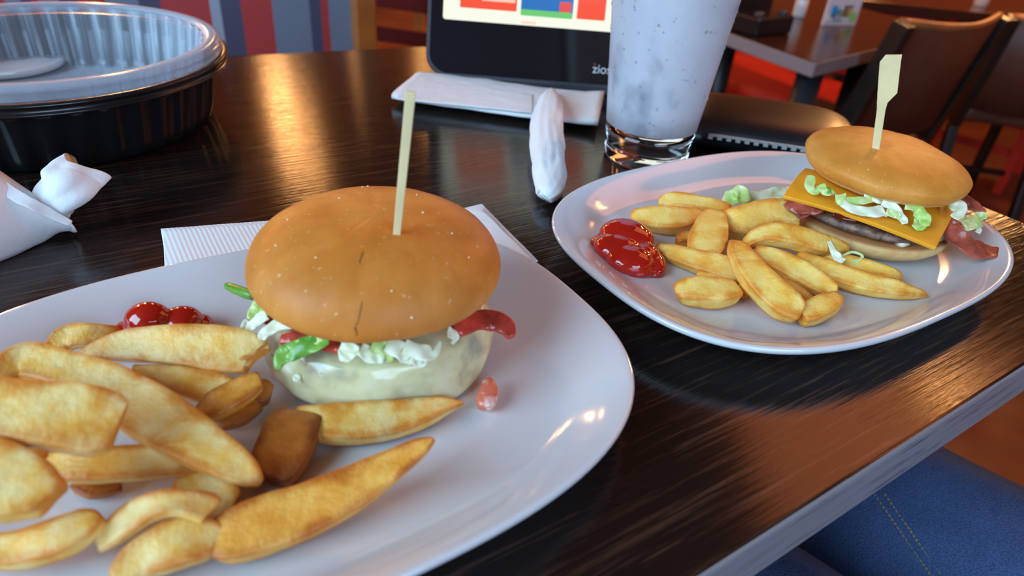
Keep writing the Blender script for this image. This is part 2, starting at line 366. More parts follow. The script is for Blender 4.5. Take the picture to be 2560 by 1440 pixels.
# ------------------------------------------------------------------ fries
def section(hw, ht):
    """rounded rectangle, half width hw, half thickness ht: points with an edge flag"""
    rc = min(hw, ht)*.30; out = []
    cs = ((1, 1), (-1, 1), (-1, -1), (1, -1))
    for q, (sx, sy) in enumerate(cs):
        a0 = q*PI/2
        for k in range(3):
            a = a0+k*PI/4; out.append((sx*(hw-rc)+rc*math.cos(a), sy*(ht-rc)+rc*math.sin(a), 1.0))
        nx_, ny_ = cs[(q+1) % 4]; x0, y0 = out[-1][:2]
        a = a0+PI/2; x1, y1 = nx_*(hw-rc)+rc*math.cos(a), ny_*(ht-rc)+rc*math.sin(a)
        for f_ in (.2, .5, .8): out.append((x0+(x1-x0)*f_, y0+(y1-y0)*f_, .35 if f_ != .5 else 0.0))
    return out
def fry(pts, label, mat='fry', thick=.55, tilt=.5, group='fries on the near plate', seed=0, nst=34, lump=1.0):
    """pts: (px, py, height, apparent width in px); thick = thickness / width; tilt 0 lies flat .. 1 faces the camera"""
    random.seed(seed+11); tw0, tw1 = random.uniform(-.22, .22), random.uniform(-.22, .22); sk0, sk1 = random.uniform(-.35, .35), random.uniform(-.35, .35)
    P = []
    for px, py, h, wd in pts:
        p = at(px, py, h); P.append((p.x, p.y, p.z, wd*dep(p)/FPX))
    sp = cat_rom(P, nst); rings = []; crust = []; wmax = max(q[3] for q in P)
    for i, (x, y, z, wd) in enumerate(sp):
        p = V(x, y, z); a = Vector(sp[max(i-1, 0)][:3]); b = Vector(sp[min(i+1, nst-1)][:3]); d = (b-a).normalized()
        n = ((CAM-p).normalized()*tilt+Z*(1-tilt)); n = (n-d*n.dot(d)).normalized(); s = d.cross(n).normalized()
        g = i/(nst-1); tw = tw0*(1-g)+tw1*g; n, s = n*math.cos(tw)+s*math.sin(tw), s*math.cos(tw)-n*math.sin(tw)
        wd = max(wd, .0012); t = min(thick*wmax, wd*1.1)*(.6+.4*min(1, wd/wmax))
        e = min(i, nst-1-i); k_end = (.72, .90, .97)[e] if e < 3 else 1.0
        sk = sk0*max(0, 1-i/4) if g < .5 else -sk1*max(0, 1-(nst-1-i)/4)
        ring = []
        for cx, cy, ed in section(wd/2*k_end, t/2*k_end):
            c_ = p+s*cx+n*cy
            l = .055*lump*ns(c_, 75, seed)+.035*ns(c_, 230, seed+9)
            pt = c_+s*(cx*l)+n*(cy*l)+n*(.0009*lump*ns(c_, 110, seed+3)*(1 if cy > 0 else -1))+d*(cx*sk)
            if ed == 0: pt -= (n*cy).normalized()*.0005 if abs(cy) > abs(cx)*.5 else V(0, 0, 0)
            if pt.z < T+.0060: pt.z = T+.0060+(pt.z-T-.0060)*.05
            ring.append(pt)
            crust.append(min(1, ed*.42+max(0, 1-e/3.5)*.42+.08*random.random()+(.22 if cy < -t*.3 else 0)+.25*ns(c_, 90, seed+20)))
        rings.append(ring)
    o = obj('french_fry', *loft(rings), M[mat], attr={'crust': crust}, sub=1)
    return tag(o, label, 'fry', group)
NL = [
 ([(125, 880, .016, 40), (170, 845, .019, 66), (225, 838, .020, 60), (300, 838, .016, 42)], 'short pale fry at the back of the near heap, left of the ketchup', 'fry', .5, .5),
 ([(188, 893, .024, 14), (300, 866, .028, 74), (430, 862, .031, 100), (560, 872, .031, 116), (628, 884, .029, 100), (640, 890, .029, 70)], 'broad pale fry lying in front of the near ketchup', 'fry', .35, .7),
 ([(330, 925, .024, 30), (420, 945, .023, 62), (520, 968, .021, 84), (580, 978, .020, 60)], 'pale fry tucked just under the broad fry by the ketchup', 'fry', .4, .6),
 ([(490, 1045, .013, 30), (540, 1015, .017, 72), (610, 975, .020, 66), (652, 950, .021, 42)], 'stubby golden fry pointing at the burger from the heap', 'fry_gold', .6, .5),
 ([(545, 1060, .010, 40), (600, 1035, .012, 56), (648, 1008, .013, 34)], 'brown fry end under the stubby golden fry', 'fry_brown', .6, .5),
 ([(628, 990, .010, 50), (655, 985, .012, 70), (678, 990, .011, 42)], 'small brown fry end beside the burger bottom', 'fry_brown', .6, .4),
 ([(-5, 950, .034, 70), (60, 905, .036, 92), (160, 925, .036, 96), (290, 985, .033, 132), (410, 1055, .029, 136), (530, 1128, .024, 112), (615, 1180, .019, 72), (655, 1208, .016, 24)], 'longest fry, running diagonally across the top of the near heap', 'fry', .45, .55),
 ([(-90, 1010, .050, 150), (60, 1030, .049, 160), (180, 1045, .047, 168), (262, 1060, .044, 160), (298, 1072, .042, 110)], 'wide pale fry lying over the left end of the longest fry', 'fry', .38, .65),
 ([(60, 1152, .016, 16), (140, 1165, .018, 74), (290, 1160, .020, 86), (430, 1152, .018, 78), (535, 1160, .014, 44)], 'slender fry lying under the longest fry, level across the heap', 'fry', .6, .5),
 ([(-120, 1170, .042, 180), (0, 1205, .040, 190), (80, 1225, .038, 150), (140, 1245, .036, 80)], 'thick blunt fry at the left picture edge, above the curved one', 'fry', .5, .5),
 ([(-60, 1385, .014, 70), (60, 1372, .016, 92), (160, 1340, .019, 98), (225, 1305, .021, 70), (252, 1285, .022, 34)], 'curved fry at the bottom left of the near plate', 'fry', .6, .45),
 ([(250, 1362, .012, 44), (310, 1312, .018, 74), (380, 1268, .025, 66), (450, 1258, .026, 60), (505, 1270, .022, 74), (528, 1280, .020, 66)], 'arched bent fry at the front of the near heap', 'fry', .7, .5),
 ([(450, 1195, .010, 70), (505, 1228, .011, 110), (560, 1255, .011, 100), (585, 1270, .010, 60)], 'flat pale fry under the arched fry', 'fry', .3, .3),
 ([(285, 1460, .012, 60), (350, 1405, .014, 96), (440, 1362, .016, 116), (520, 1350, .014, 96), (545, 1350, .013, 60)], 'fry at the bottom picture edge, in front of the arched one', 'fry', .6, .4),
 ([(518, 1360, .012, 70), (570, 1345, .014, 122), (660, 1312, .015, 142), (780, 1270, .016, 130), (880, 1222, .018, 112), (960, 1175, .021, 84), (1040, 1125, .025, 54), (1085, 1096, .028, 16)], 'long golden fry with a raised pointed tip, alone at front right', 'fry_gold', .4, .45),
 ([(752, 1042, .013, 120), (728, 1085, .014, 138), (700, 1145, .013, 140), (672, 1200, .011, 100)], 'dark brown blocky fry between the heap and the burger', 'fry_brown', .4, .25),
 ([(738, 1036, .011, 36), (800, 1056, .013, 92), (900, 1058, .013, 104), (1000, 1046, .013, 90), (1090, 1022, .012, 54), (1160, 1006, .010, 10)], 'yellow wedge fry lying against the cheese of the near burger', 'fry', .5, .3),
 ([(185, 1215, .009, 26), (240, 1222, .010, 48), (305, 1215, .009, 26)], 'brown sliver of fry under the slender level fry', 'fry_brown', .6, .5),
 ([(30, 1112, .022, 40), (90, 1125, .022, 60), (150, 1130, .018, 30)], 'fry end showing in the gap left of the slender level fry', 'fry_gold', .6, .5),
]
for i, (p, lb, mt_, th, ti) in enumerate(NL): fry(p, lb, mt_, th, ti, seed=i)
NR = [
 ([(1645, 512, .016, 34), (1690, 505, .019, 46), (1760, 515, .019, 44), (1825, 528, .017, 36)], 'fry at the back of the far heap, lying beside the lettuce', .7, .5),
 ([(1578, 545, .012, 34), (1630, 548, .015, 62), (1700, 552, .015, 62), (1760, 540, .014, 36)], 'fry touching the back of the far ketchup', .7, .5),
 ([(1788, 528, .026, 44), (1778, 565, .024, 80), (1768, 605, .020, 96), (1765, 640, .016, 84)], 'broad wedge fry leaning upright in the middle of the far heap', .3, .85),
 ([(1802, 555, .018, 50), (1850, 560, .021, 80), (1920, 548, .023, 88), (1970, 550, .021, 84), (1990, 560, .019, 50)], 'chunky lumpy fry against the cheese corner of the far burger', .8, .5),
 ([(1858, 615, .022, 26), (1905, 590, .027, 44), (1965, 590, .028, 58), (2050, 612, .022, 54), (2115, 628, .016, 34)], 'bowed fry lying along the bottom bun of the far burger', .7, .5),
 ([(1640, 618, .010, 22), (1690, 638, .012, 44), (1760, 658, .014, 58), (1830, 680, .015, 60), (1860, 690, .014, 40)], 'long straight fry running right from the far ketchup', .7, .5),
 ([(1838, 612, .026, 40), (1858, 650, .026, 62), (1900, 705, .023, 78), (1955, 755, .018, 84), (2000, 785, .014, 60)], 'long fry lying in front of the far heap, ending at the hooked tip', .6, .5),
 ([(1995, 790, .012, 56), (2030, 780, .013, 60), (2075, 758, .015, 52), (2097, 742, .016, 26)], 'hooked pale fry tip at the front of the far plate', .7, .5),
 ([(1885, 632, .022, 36), (1940, 655, .021, 58), (2010, 690, .018, 60), (2065, 722, .014, 50), (2088, 735, .012, 26)], 'fry beside the long front fry, parallel to it', .7, .5),
 ([(1925, 690, .012, 26), (1980, 730, .012, 44), (2040, 765, .010, 26)], 'thin darker fry in the gap between the two parallel fries', .7, .5),
 ([(1990, 640, .016, 30), (2060, 675, .016, 52), (2150, 705, .014, 56), (2240, 725, .012, 44), (2318, 738, .010, 12)], 'long pointed fry reaching furthest right on the far plate', .6, .45),
 ([(2050, 640, .014, 26), (2120, 660, .014, 44), (2200, 680, .013, 40), (2255, 695, .011, 20)], 'fry behind the long pointed one, under the bottom bun', .7, .5),
 ([(1688, 735, .012, 40), (1730, 730, .015, 66), (1790, 732, .015, 72), (1840, 730, .013, 52)], 'short fat lump of fry at the front left of the far heap', .8, .5),
 ([(1838, 722, .010, 18), (1853, 728, .010, 26), (1866, 742, .009, 12)], 'tiny fry crumb at the end of the fat lump', .8, .5),
 ([(1740, 690, .010, 26), (1790, 703, .010, 34), (1830, 715, .010, 24)], 'fry end behind the fat lump', .8, .5),
 ([(1692, 605, .010, 24), (1715, 598, .011, 36), (1740, 600, .010, 24)], 'browned fry end left of the upright wedge', .8, .5),
 ([(1650, 575, .009, 22), (1700, 572, .010, 30), (1745, 565, .010, 22)], 'thin fry low between the far ketchup and the wedge', .8, .5),
]
for i, (p, lb, th, ti) in enumerate(NR): fry(p, lb, 'fry_gold' if 'brown' in lb or 'darker' in lb else 'fry_r', th, ti, group='fries on the far plate', seed=40+i, nst=24)

# ------------------------------------------------------------------ burger pieces
def bun_top(c, R, zc, ct, cb, mat, parent, seed=0, tilt=(0, 0), crack=None, cl=.55):
    n = 96; prof = []
    for i in range(1, 15):
        s = PI/2*(1-i/14); prof.append((R*math.cos(s)**.72, ct*math.sin(s)))
    for s in (.25, .5, .75, .95): prof.append((R*math.cos(s*PI/2*.62)**.8, -cb*math.sin(s*PI/2*.95)))
    prof.append((R*.62, -cb)); prof.append((R*.2, -cb)); prof.insert(0, (R*.012, ct))
    rings = []; cr = []
    for r, z in prof:
        q = []
        for k in range(n):
            th = 2*PI*k/n; x, y = r*math.cos(th), r*math.sin(th)
            l = 1+.018*ns(V(x, y, 0)*1.0, 22, seed)+.008*ns(V(x, y, z), 80, seed)
            zz = z+.0016*ns(V(x, y, 0), 30, seed+5)+.0004*ns(V(x, y, 0), 160, seed)
            if crack and z > -.002:
                for (cx, cy, dx, dy, L, dpt) in crack:
                    a = (x-cx)*dx+(y-cy)*dy; b = -(x-cx)*dy+(y-cy)*dx
                    if abs(a) < L: zz -= dpt*math.exp(-(b/.0012)**2)*(1-abs(a)/L)
            q.append(V(c[0]+x*l, c[1]+y*l, c[2]+zc+zz+x*tilt[0]+y*tilt[1]))
            cr.append(0.0 if z > -cb*cl else min(1, (-z/cb-cl)*4))
        rings.append(q)
    return obj('top_bun', *loft(rings), M[mat], parent, attr={'crust': cr}, sub=1)
def bun_bottom(c, R, z0, z1, parent, seed=0, tilt=(0, 0)):
    n = 64; prof = [(R*.05, z0), (R*.72, z0), (R*.89, z0+.0025), (R*.98, z0+(z1-z0)*.42), (R, z0+(z1-z0)*.7), (R*.985, z1-.0008), (R*.93, z1), (R*.05, z1)]
    rings = []; cr = []
    for r, z in prof:
        q = []
        for k in range(n):
            th = 2*PI*k/n; x, y = r*math.cos(th), r*math.sin(th); l = 1+.02*ns(V(x, y, 0), 25, seed)+.01*ns(V(x, y, z), 120, seed)
            q.append(V(c[0]+x*l, c[1]+y*l, c[2]+z+(x*tilt[0]+y*tilt[1])*(1 if z > z0 else 0))); cr.append(1.0 if z > z1-.001 else (.7 if z < z0+.001 else .0))
        rings.append(q)
    return obj('bottom_bun', *loft(rings), M['bun_low'], parent, attr={'crust': cr}, sub=1)
def patty(c, R, z0, z1, parent, seed=0):
    n = 72; prof = [(R*.05, z0), (R*.9, z0), (R*.99, z0+(z1-z0)*.25), (R*1.01, z0+(z1-z0)*.55), (R*.97, z1-.001), (R*.88, z1), (R*.05, z1)]
    rings = []
    for r, z in prof:
        q = []
        for k in range(n):
            th = 2*PI*k/n; p = V(r*math.cos(th), r*math.sin(th), z); l = 1+.035*ns(p, 60, seed)+.035*ns(p, 190, seed+2)
            q.append(V(c[0]+p.x*l, c[1]+p.y*l, c[2]+z+.0012*ns(p, 150, seed)))
        rings.append(q)
    return obj('beef_patty', *loft(rings), M['patty'], parent, sub=1)
def ribbon(name, pts, mat, parent, th=.0009, tilt=.6, curl=.25, seed=0, nst=16, nw=5):
    """a torn strip: pts (px, py, height, width px)"""
    P = []
    for px, py, h, wd in pts:
        p = at(px, py, h); P.append((p.x, p.y, p.z, wd*dep(p)/FPX))
    sp = cat_rom(P, nst); rings = []
    for i, (x, y, z, wd) in enumerate(sp):
        p = V(x, y, z); d = (Vector(sp[min(i+1, nst-1)][:3])-Vector(sp[max(i-1, 0)][:3])).normalized()
        n = ((CAM-p).normalized()*tilt+Z*(1-tilt)); n = (n-d*n.dot(d)).normalized(); s = d.cross(n)
        r = []
        for j in range(nw):
            u = j/(nw-1)*2-1
            e = 1+.35*ns(p+s*u*.003, 260, seed)
            r.append(p+s*(u*wd/2*e)+n*(curl*wd*(u*u-.5)*math.sin(i*.9+seed)+.25*wd*curl*ns(p+s*u*.004, 300, seed+1)))
        rings.append(r)
    v, f = loft(rings, closed=False); return obj(name, v, f, M[mat], parent, solid=th, sub=2)
def chunk(name, pts, mat, parent, th=.5, tilt=.5, seed=0, nst=14):
    P = []
    for px, py, h, wd in pts:
        p = at(px, py, h); P.append((p.x, p.y, p.z, wd*dep(p)/FPX))
    sp = cat_rom(P, nst); rings = []; wm = max(q[3] for q in P)
    for i, (x, y, z, wd) in enumerate(sp):
        p = V(x, y, z); d = (Vector(sp[min(i+1, nst-1)][:3])-Vector(sp[max(i-1, 0)][:3])).normalized()
        n = ((CAM-p).normalized()*tilt+Z*(1-tilt)); n = (n-d*n.dot(d)).normalized(); s = d.cross(n); wd = max(wd, .0006)
        r = []
        for k in range(14):
            cx, cy = math.cos(2*PI*k/14), math.sin(2*PI*k/14); q = (abs(cx)**2.8+abs(cy)**2.8)**(-1/2.8); l = 1+.25*ns(p+s*cx*.004+n*cy*.004, 160, seed)
            r.append(p+s*(cx*q*wd/2*l)+n*(cy*q*min(wm*th, wd)/2*l))
        rings.append(r)
    return obj(name, *loft(rings), M[mat], parent, sub=1)

# near burger: melted white cheese
bc = V(-.0636, .2688, T)
b1 = empty('burger', V(bc.x, bc.y, T+.006), 'burger with melted white cheese and shredded lettuce on the near plate', 'burger')
bun_bottom((bc.x-.004, bc.y+.002, T), .0495, .0062, .0175, b1, 1)
patty((bc.x, bc.y-.001, T), .0455, .0170, .0310, b1, 2)
# cheese slice sagging over the patty
n = 120; rings = []
def droop(th):
    d = math.degrees(th) % 360
    # square corners hang lower
    keys = [(0, .018), (25, .024), (60, .027), (95, .025), (140, .022), (165, .0145), (185, .0125), (205, .0140), (225, .0118), (245, .0100), (262, .0112), (273, .0118), (286, .0086), (298, .0092), (310, .0082), (322, .0078), (335, .0090), (350, .0135), (360, .018)]
    for (a, za), (b, zb) in zip(keys[:-1], keys[1:]):
        if a <= d <= b:
            t = (d-a)/(b-a); t = t*t*(3-2*t); return za+(zb-za)*t
for s in [0, .25, .5, .7, .82, .90, .96] + [1+k/9 for k in range(10)]:
    r = []
    for k in range(n):
        th = 2*PI*k/n; lo = droop(th); p = V(math.cos(th), math.sin(th), 0)
        if s <= 1:
            rad = .0490*max(s, .01); z = .0325-(.0012 if s > .93 else 0)+.0008*ns(p*s, 3, 4)
        if s >= 1:
            t = s-1; zt = .0310; z = zt+(lo-zt)*t; rad = .0492+.0030*math.sin(min(1, t*1.6)*PI/2)+.0030*t*(.4+.6*max(0, math.cos(th+.55)))+.0018*math.sin(t*PI)*ns(p, 3.2, 1)+.0012*ns(p+V(0, 0, t), 7, 2)
            if t > .9: rad += .0006
        r.append(V(bc.x+rad*p.x, bc.y-.001+rad*p.y, T+z))
    rings.append(r)
v, f = loft(rings); f = [q for q in f if len(q) == 4]
obj('cheese_slice', v, f, M['jack'], b1, solid=.0022, sub=1)
# tomato slices
for k, (dx, dy, r) in enumerate(((-.014, -.006, .033), (.014, .004, .030))):
    obj('tomato_slice', *lathe([(.001, .0335), (r*.97, .0335), (r, .0355), (r*.97, .0378), (.001, .0378)], (bc.x+dx, bc.y+dy, T), 40), M['tomato'], b1)
tbun = bun_top(bc, .0577, .052, .0268, .0085, 'bun', b1, 1, crack=[(.002, -.0475, .12, .99, .017, .0016), (-.004, -.008, .2, .98, .006, .0012)])
from mathutils.bvhtree import BVHTree
bpy.context.view_layer.update(); bv_ = BVHTree.FromObject(tbun, bpy.context.evaluated_depsgraph_get())
def on_bun(x, y):
    h_ = bv_.ray_cast(CAM, ray(x, y).normalized()); return h_[0]
crk = plain('dark crust crack', (.40, .135, .026), .7)
for path in (((909, 626), (904, 636), (900, 648), (896, 656), (902, 663)), ((906, 752), (901, 770), (897, 788), (893, 806), (887, 822), (891, 832), (890, 842)), ((760, 478), (768, 481), (775, 484))):
    pts = [on_bun(*q) for q in path]
    if all(p is not None for p in pts): obj('crust_crack', *tube(pts, [.0001]+[.00042]*(len(pts)-2)+[.0001], 6), crk, b1)
crb = plain('pale crumb', (.86, .66, .42), .8)
random.seed(8)
for k, (x, y) in enumerate(((906, 464), (920, 462), (1042, 484), (1058, 528), (1172, 640), (980, 724), (1030, 790), (848, 492), (720, 545), (790, 640), (1130, 580), (690, 610))):
    p = on_bun(x, y+4)
    if p is not None: obj('crumb', *lathe([(.0001, -.0003), (.0005+.0003*random.random(), 0), (.0001, .0006)], p, 6), crb, b1)
LW, LL, LG = 'lettuce_white', 'lettuce_lime', 'lettuce_green'
R1 = [
 ([(820, 842, .043, 40), (770, 862, .040, 52), (722, 882, .036, 50), (700, 905, .033, 34), (696, 925, .031, 14)], LG),
 ([(712, 868, .038, 26), (700, 892, .034, 24), (692, 915, .032, 12)], LG),
 ([(745, 808, .043, 26), (700, 812, .041, 34), (665, 828, .039, 30), (655, 850, .036, 18)], LW),
 ([(690, 770, .045, 34), (655, 765, .042, 44), (640, 775, .040, 36), (628, 800, .037, 26)], LL),
 ([(668, 785, .043, 34), (640, 805, .038, 30), (618, 830, .034, 18)], LW),
 ([(620, 800, .034, 16), (612, 815, .032, 22), (622, 830, .031, 12)], LW),
 ([(880, 855, .044, 44), (868, 880, .040, 48), (860, 905, .037, 20)], LW),
 ([(930, 862, .043, 44), (960, 872, .041, 40), (992, 872, .041, 34)], LL),
 ([(965, 862, .043, 46), (1010, 880, .041, 52), (1035, 905, .037, 26)], LW),
 ([(1010, 866, .043, 40), (1055, 880, .041, 46), (1085, 885, .039, 30), (1095, 870, .040, 14), (1100, 852, .041, 8)], LW),
 ([(1030, 890, .040, 40), (1050, 905, .037, 32), (1065, 902, .037, 20)], LW),
 ([(972, 880, .040, 14), (975, 895, .037, 18), (970, 905, .036, 8)], LL),
 ([(900, 872, .041, 36), (935, 890, .038, 40), (960, 898, .037, 22)], LW),
 ([(1120, 830, .043, 30), (1140, 840, .040, 20), (1130, 860, .038, 8)], LW),
 ([(748, 935, .0245, 10), (742, 945, .0235, 22), (740, 955, .0225, 10)], LW),
 ([(800, 838, .043, 40), (780, 850, .041, 30), (740, 862, .039, 20)], LL),
]
for i, (p, mt_) in enumerate(R1): ribbon('lettuce_shred', p, mt_, b1, seed=i)
pp = [at(562, 712, .036), at(585, 722, .037), at(612, 732, .038), at(640, 742, .039)]
obj('lettuce_stem', *tube(pp, [.0020, .0024, .0026, .0028], 10), M[LG], b1, sub=1)
chunk('tomato_piece', [(1135, 828, .037, 40), (1185, 805, .037, 56), (1235, 800, .036, 54), (1268, 822, .034, 46), (1278, 845, .032, 22)], 'tomato', b1, .35, .7, 5)
chunk('tomato_piece', [(700, 850, .036, 30), (750, 850, .037, 40), (820, 862, .037, 36), (850, 878, .037, 18)], 'tomato', b1, .5, .6, 6)
chunk('tomato_piece', [(655, 800, .037, 16), (680, 800, .038, 34), (720, 795, .040, 26)], 'tomato', b1, .5, .6, 7)
t_ = chunk('tomato_dice', [(1217, 950, .014, 26), (1222, 972, .013, 44), (1216, 1000, .011, 52), (1212, 1024, .009, 36)], 'tombit', None, .8, .5, 9)
tag(t_, 'small sauce-smeared tomato dice fallen beside the near burger', 'tomato')

# far burger: orange cheese slice and bacon
rc = V(.2495, .4533, T)
b2 = empty('burger', V(rc.x, rc.y, T+.006), 'burger with a square orange cheese slice and bacon on the far plate', 'burger')
bun_bottom((rc.x-.004, rc.y-.0085, T), .0550, .0068, .0235, b2, 8)
patty((rc.x-.0035, rc.y-.0085, T), .0540, .0228, .0315, b2, 9)
A, B, D, Cn = at(1957, 493, .0375), at(2338, 623, .0315), at(2012, 424, .0420), at(2390, 522, .0365)
G = 14; vs, fs = [], []
for i in range(G+1):
    for j in range(G+1):
        u, v_ = i/G, j/G
        p = (A*(1-u)+B*u)*(1-v_)+(D*(1-u)+Cn*u)*v_
        d = (V(p.x, p.y, 0)-V(rc.x, rc.y, 0)).length
        p.z += .0022*math.sin(PI*u)*(1-v_*.4)+.003*math.sin(PI*v_)*(1-u)
        vs.append(p)
for i in range(G):
    for j in range(G): fs.append((i*(G+1)+j, (i+1)*(G+1)+j, (i+1)*(G+1)+j+1, i*(G+1)+j+1))
obj('cheese_slice', vs, fs, M['cheddar'], b2, solid=.0028, bevel=.0006)
bun_top(rc, .0542, .0555, .0125, .0125, 'bun_r', b2, 12, tilt=(-.02, .03), cl=.42)
R2 = [
 ([(2030, 440, .051, 26), (2024, 462, .048, 24), (2034, 480, .0455, 20), (2050, 470, .047, 16)], LL),
 ([(2050, 462, .049, 22), (2066, 480, .047, 22), (2085, 478, .047, 14)], LL),
 ([(2062, 470, .048, 20), (2072, 486, .046, 16)], LG),
 ([(2100, 485, .048, 26), (2110, 505, .045, 26), (2150, 500, .046, 24), (2180, 500, .046, 16)], LL),
 ([(2105, 508, .0445, 24), (2140, 525, .043, 26), (2180, 530, .043, 30), (2212, 528, .043, 30)], LW),
 ([(2205, 505, .046, 22), (2235, 520, .044, 24), (2255, 545, .041, 22), (2262, 560, .039, 16)], LW),
 ([(2215, 530, .043, 18), (2240, 538, .042, 20), (2250, 545, .041, 14)], LL),
 ([(2262, 512, .046, 28), (2290, 520, .045, 30), (2305, 540, .042, 34), (2300, 562, .0385, 34), (2285, 570, .0375, 20)], LL),
 ([(2288, 530, .044, 24), (2310, 545, .042, 30), (2312, 565, .039, 22)], LL),
 ([(2322, 512, .046, 18), (2350, 505, .046, 20), (2372, 500, .046, 14)], LW),
 ([(2378, 498, .047, 26), (2392, 512, .045, 34), (2400, 530, .042, 28), (2385, 545, .040, 22)], LW),
 ([(2388, 545, .036, 24), (2415, 555, .034, 40), (2445, 545, .034, 44), (2456, 550, .034, 20)], LL),
 ([(2390, 575, .031, 20), (2410, 565, .033, 36), (2440, 560, .033, 26)], LL),
 ([(2440, 570, .030, 20), (2452, 578, .028, 18)], LW),
 ([(2160, 492, .047, 24), (2200, 500, .046, 20), (2230, 510, .045, 14)], LW),
]
for i, (p, mt_) in enumerate(R2): ribbon('lettuce_shred', p, mt_, b2, seed=30+i)
def strip(name, pts, mat, parent, seed): return ribbon(name, pts, mat, parent, .0018, .55, .18, seed, 18, 6)
strip('bacon_strip', [(1965, 507, .034, 20), (1995, 520, .034, 36), (2030, 522, .034, 34), (2060, 520, .035, 18)], 'bacon', b2, 1)
strip('bacon_strip', [(1995, 530, .031, 22), (2005, 535, .030, 24), (2020, 530, .031, 20)], 'bacon', b2, 2)
strip('bacon_strip', [(2340, 560, .032, 40), (2390, 590, .030, 54), (2430, 618, .024, 60), (2470, 628, .020, 52), (2498, 622, .018, 18)], 'bacon', b2, 3)
strip('bacon_strip', [(2380, 480, .042, 30), (2420, 505, .038, 34), (2462, 532, .034, 12)], 'bacon', b2, 4)
strip('bacon_strip', [(2300, 560, .033, 40), (2370, 565, .032, 50), (2395, 580, .031, 40)], 'bacon', b2, 5)
chunk('sauce_drip', [(2080, 537, .035, 12), (2110, 543, .035, 22), (2140, 552, .034, 14)], 'sauce', b2, .6, .6, 3)
chunk('cheese_crumb', [(2235, 600, .026, 14), (2255, 606, .025, 24), (2272, 606, .025, 16)], 'lettuce_white', b2, .8, .6, 4)
def shred(pts, mat, label, cat='lettuce', seed=0, th=.0009):
    o = ribbon('lettuce_shred', pts, mat, None, th, .6, .3, seed); return tag(o, label, cat, 'loose lettuce shreds on the far plate')
shred([(1815, 510, .012, 30), (1835, 490, .018, 44), (1850, 480, .022, 40), (1868, 505, .016, 30)], LL, 'upright pale lettuce scrap behind the far fries', seed=61)
shred([(1862, 500, .012, 30), (1900, 492, .015, 40), (1950, 482, .018, 34), (1975, 470, .019, 20)], LW, 'pale lettuce shred between the fries and the orange cheese corner', seed=62)
shred([(2072, 602, .026, 10), (2082, 625, .024, 14), (2095, 645, .021, 26), (2108, 655, .020, 22)], LW, 'white lettuce rib lying across the bowed fry', seed=63)
shred([(2105, 640, .020, 5), (2130, 630, .021, 7), (2155, 638, .020, 7), (2150, 650, .018, 12), (2130, 654, .017, 9)], LL, 'thin green lettuce curl on the fries by the bottom bun', seed=64)
gr = chunk('sauce_smear', [(2400, 655, .0075, 10), (2435, 652, .008, 24), (2470, 645, .009, 18), (2495, 640, .0105, 6)], 'grease', None, .08, 0, 2)
tag(gr, 'orange grease smear under the bacon end on the far plate', 'sauce')

# ------------------------------------------------------------------ ketchup
def blob(name, balls, label):
    bm = bmesh.new()
    for px, py, h, rx, ry, rz in balls:
        p = at(px, py, h); k = dep(p)/FPX
        mm = Matrix.Translation(p) @ Matrix.Diagonal((rx*k, ry*k*1.25, rz*k, 1))
        bmesh.ops.create_icosphere(bm, subdivisions=3, radius=1, matrix=mm)
    me = bpy.data.meshes.new(name); bm.to_mesh(me); bm.free(); me.materials.append(M['ketchup'])
    o = bpy.data.objects.new(name, me); C.objects.link(o)
    r = o.modifiers.new('remesh', 'REMESH'); r.mode = 'VOXEL'; r.voxel_size = .0007; r.use_smooth_shade = True
    s = o.modifiers.new('smooth', 'SMOOTH'); s.factor = .5; s.iterations = 5
    return tag(o, label, 'ketchup', 'ketchup dollops')
blob('ketchup', [(372, 800, .016, 58, 40, 46), (372, 812, .010, 62, 44, 34), (318, 826, .008, 34, 30, 22), (455, 805, .013, 52, 40, 38), (495, 815, .010, 36, 34, 26), (430, 822, .009, 80, 36, 26)], 'ketchup dollop behind the fries on the near plate')
blob('ketchup', [(1562, 590, .015, 66, 50, 40), (1545, 620, .013, 62, 46, 34), (1590, 600, .014, 46, 40, 36), (1575, 650, .012, 60, 44, 34), (1610, 640, .011, 42, 40, 32), (1590, 672, .009, 48, 26, 22), (1640, 660, .009, 26, 40, 24), (1510, 610, .010, 36, 30, 22), (1632, 678, .007, 32, 22, 16)], 'large folded ketchup dollop at the left end of the far plate')

# ------------------------------------------------------------------ picks
p0_ = at(990, 606, .0740); t0 = at_y(1027, 228, p0_.y+.004)
def pick(prof, base, tip, label):
    ax = (tip-base); L = ax.length; ax.normalize(); n = (CAM-base); n = (n-ax*n.dot(ax)).normalized(); s = ax.cross(n).normalized()*-1 if False else ax.cross(n).normalized()
    k = dep(base)/FPX; th = .0011
    left = [(u, a) for u, a, b in prof]; right = [(u, b) for u, a, b in prof][::-1]
    out = [(u, x*k*(1)) for u, x in left+right]
    m_ = len(out); vs = [base+ax*(u*L)+s*x+n*th for u, x in out]+[base+ax*(u*L)+s*x-n*th for u, x in out]
    fs = [tuple(range(m_)), tuple(range(2*m_-1, m_-1, -1))]+[(i, (i+1) % m_, m_+(i+1) % m_, m_+i) for i in range(m_)]
    o = obj('wooden_pick', vs, fs, M['bamboo'], smooth=False, bevel=.0003); return tag(o, label, 'pick', 'burger picks')
dn = (t0-p0_)*.12
pick([(-.10, -7, 7), (0, -9, 9), (.5, -10.5, 10.5), (1, -11.5, 11.5)], p0_, t0, 'plain bamboo pick standing in the near burger bun')
p1_ = at(2189, 376, .0665); t1 = at_y(2226, 137, p1_.y+.002)
pick([(-.10, -6, 6), (0, -9, 8), (.45, -11, 8), (.52, -13, 10), (.58, -14, 20), (.62, -15, 27), (.93, -20, 24), (1.0, -10, 24)], p1_, t1, 'paddle-ended bamboo pick standing in the far burger bun')

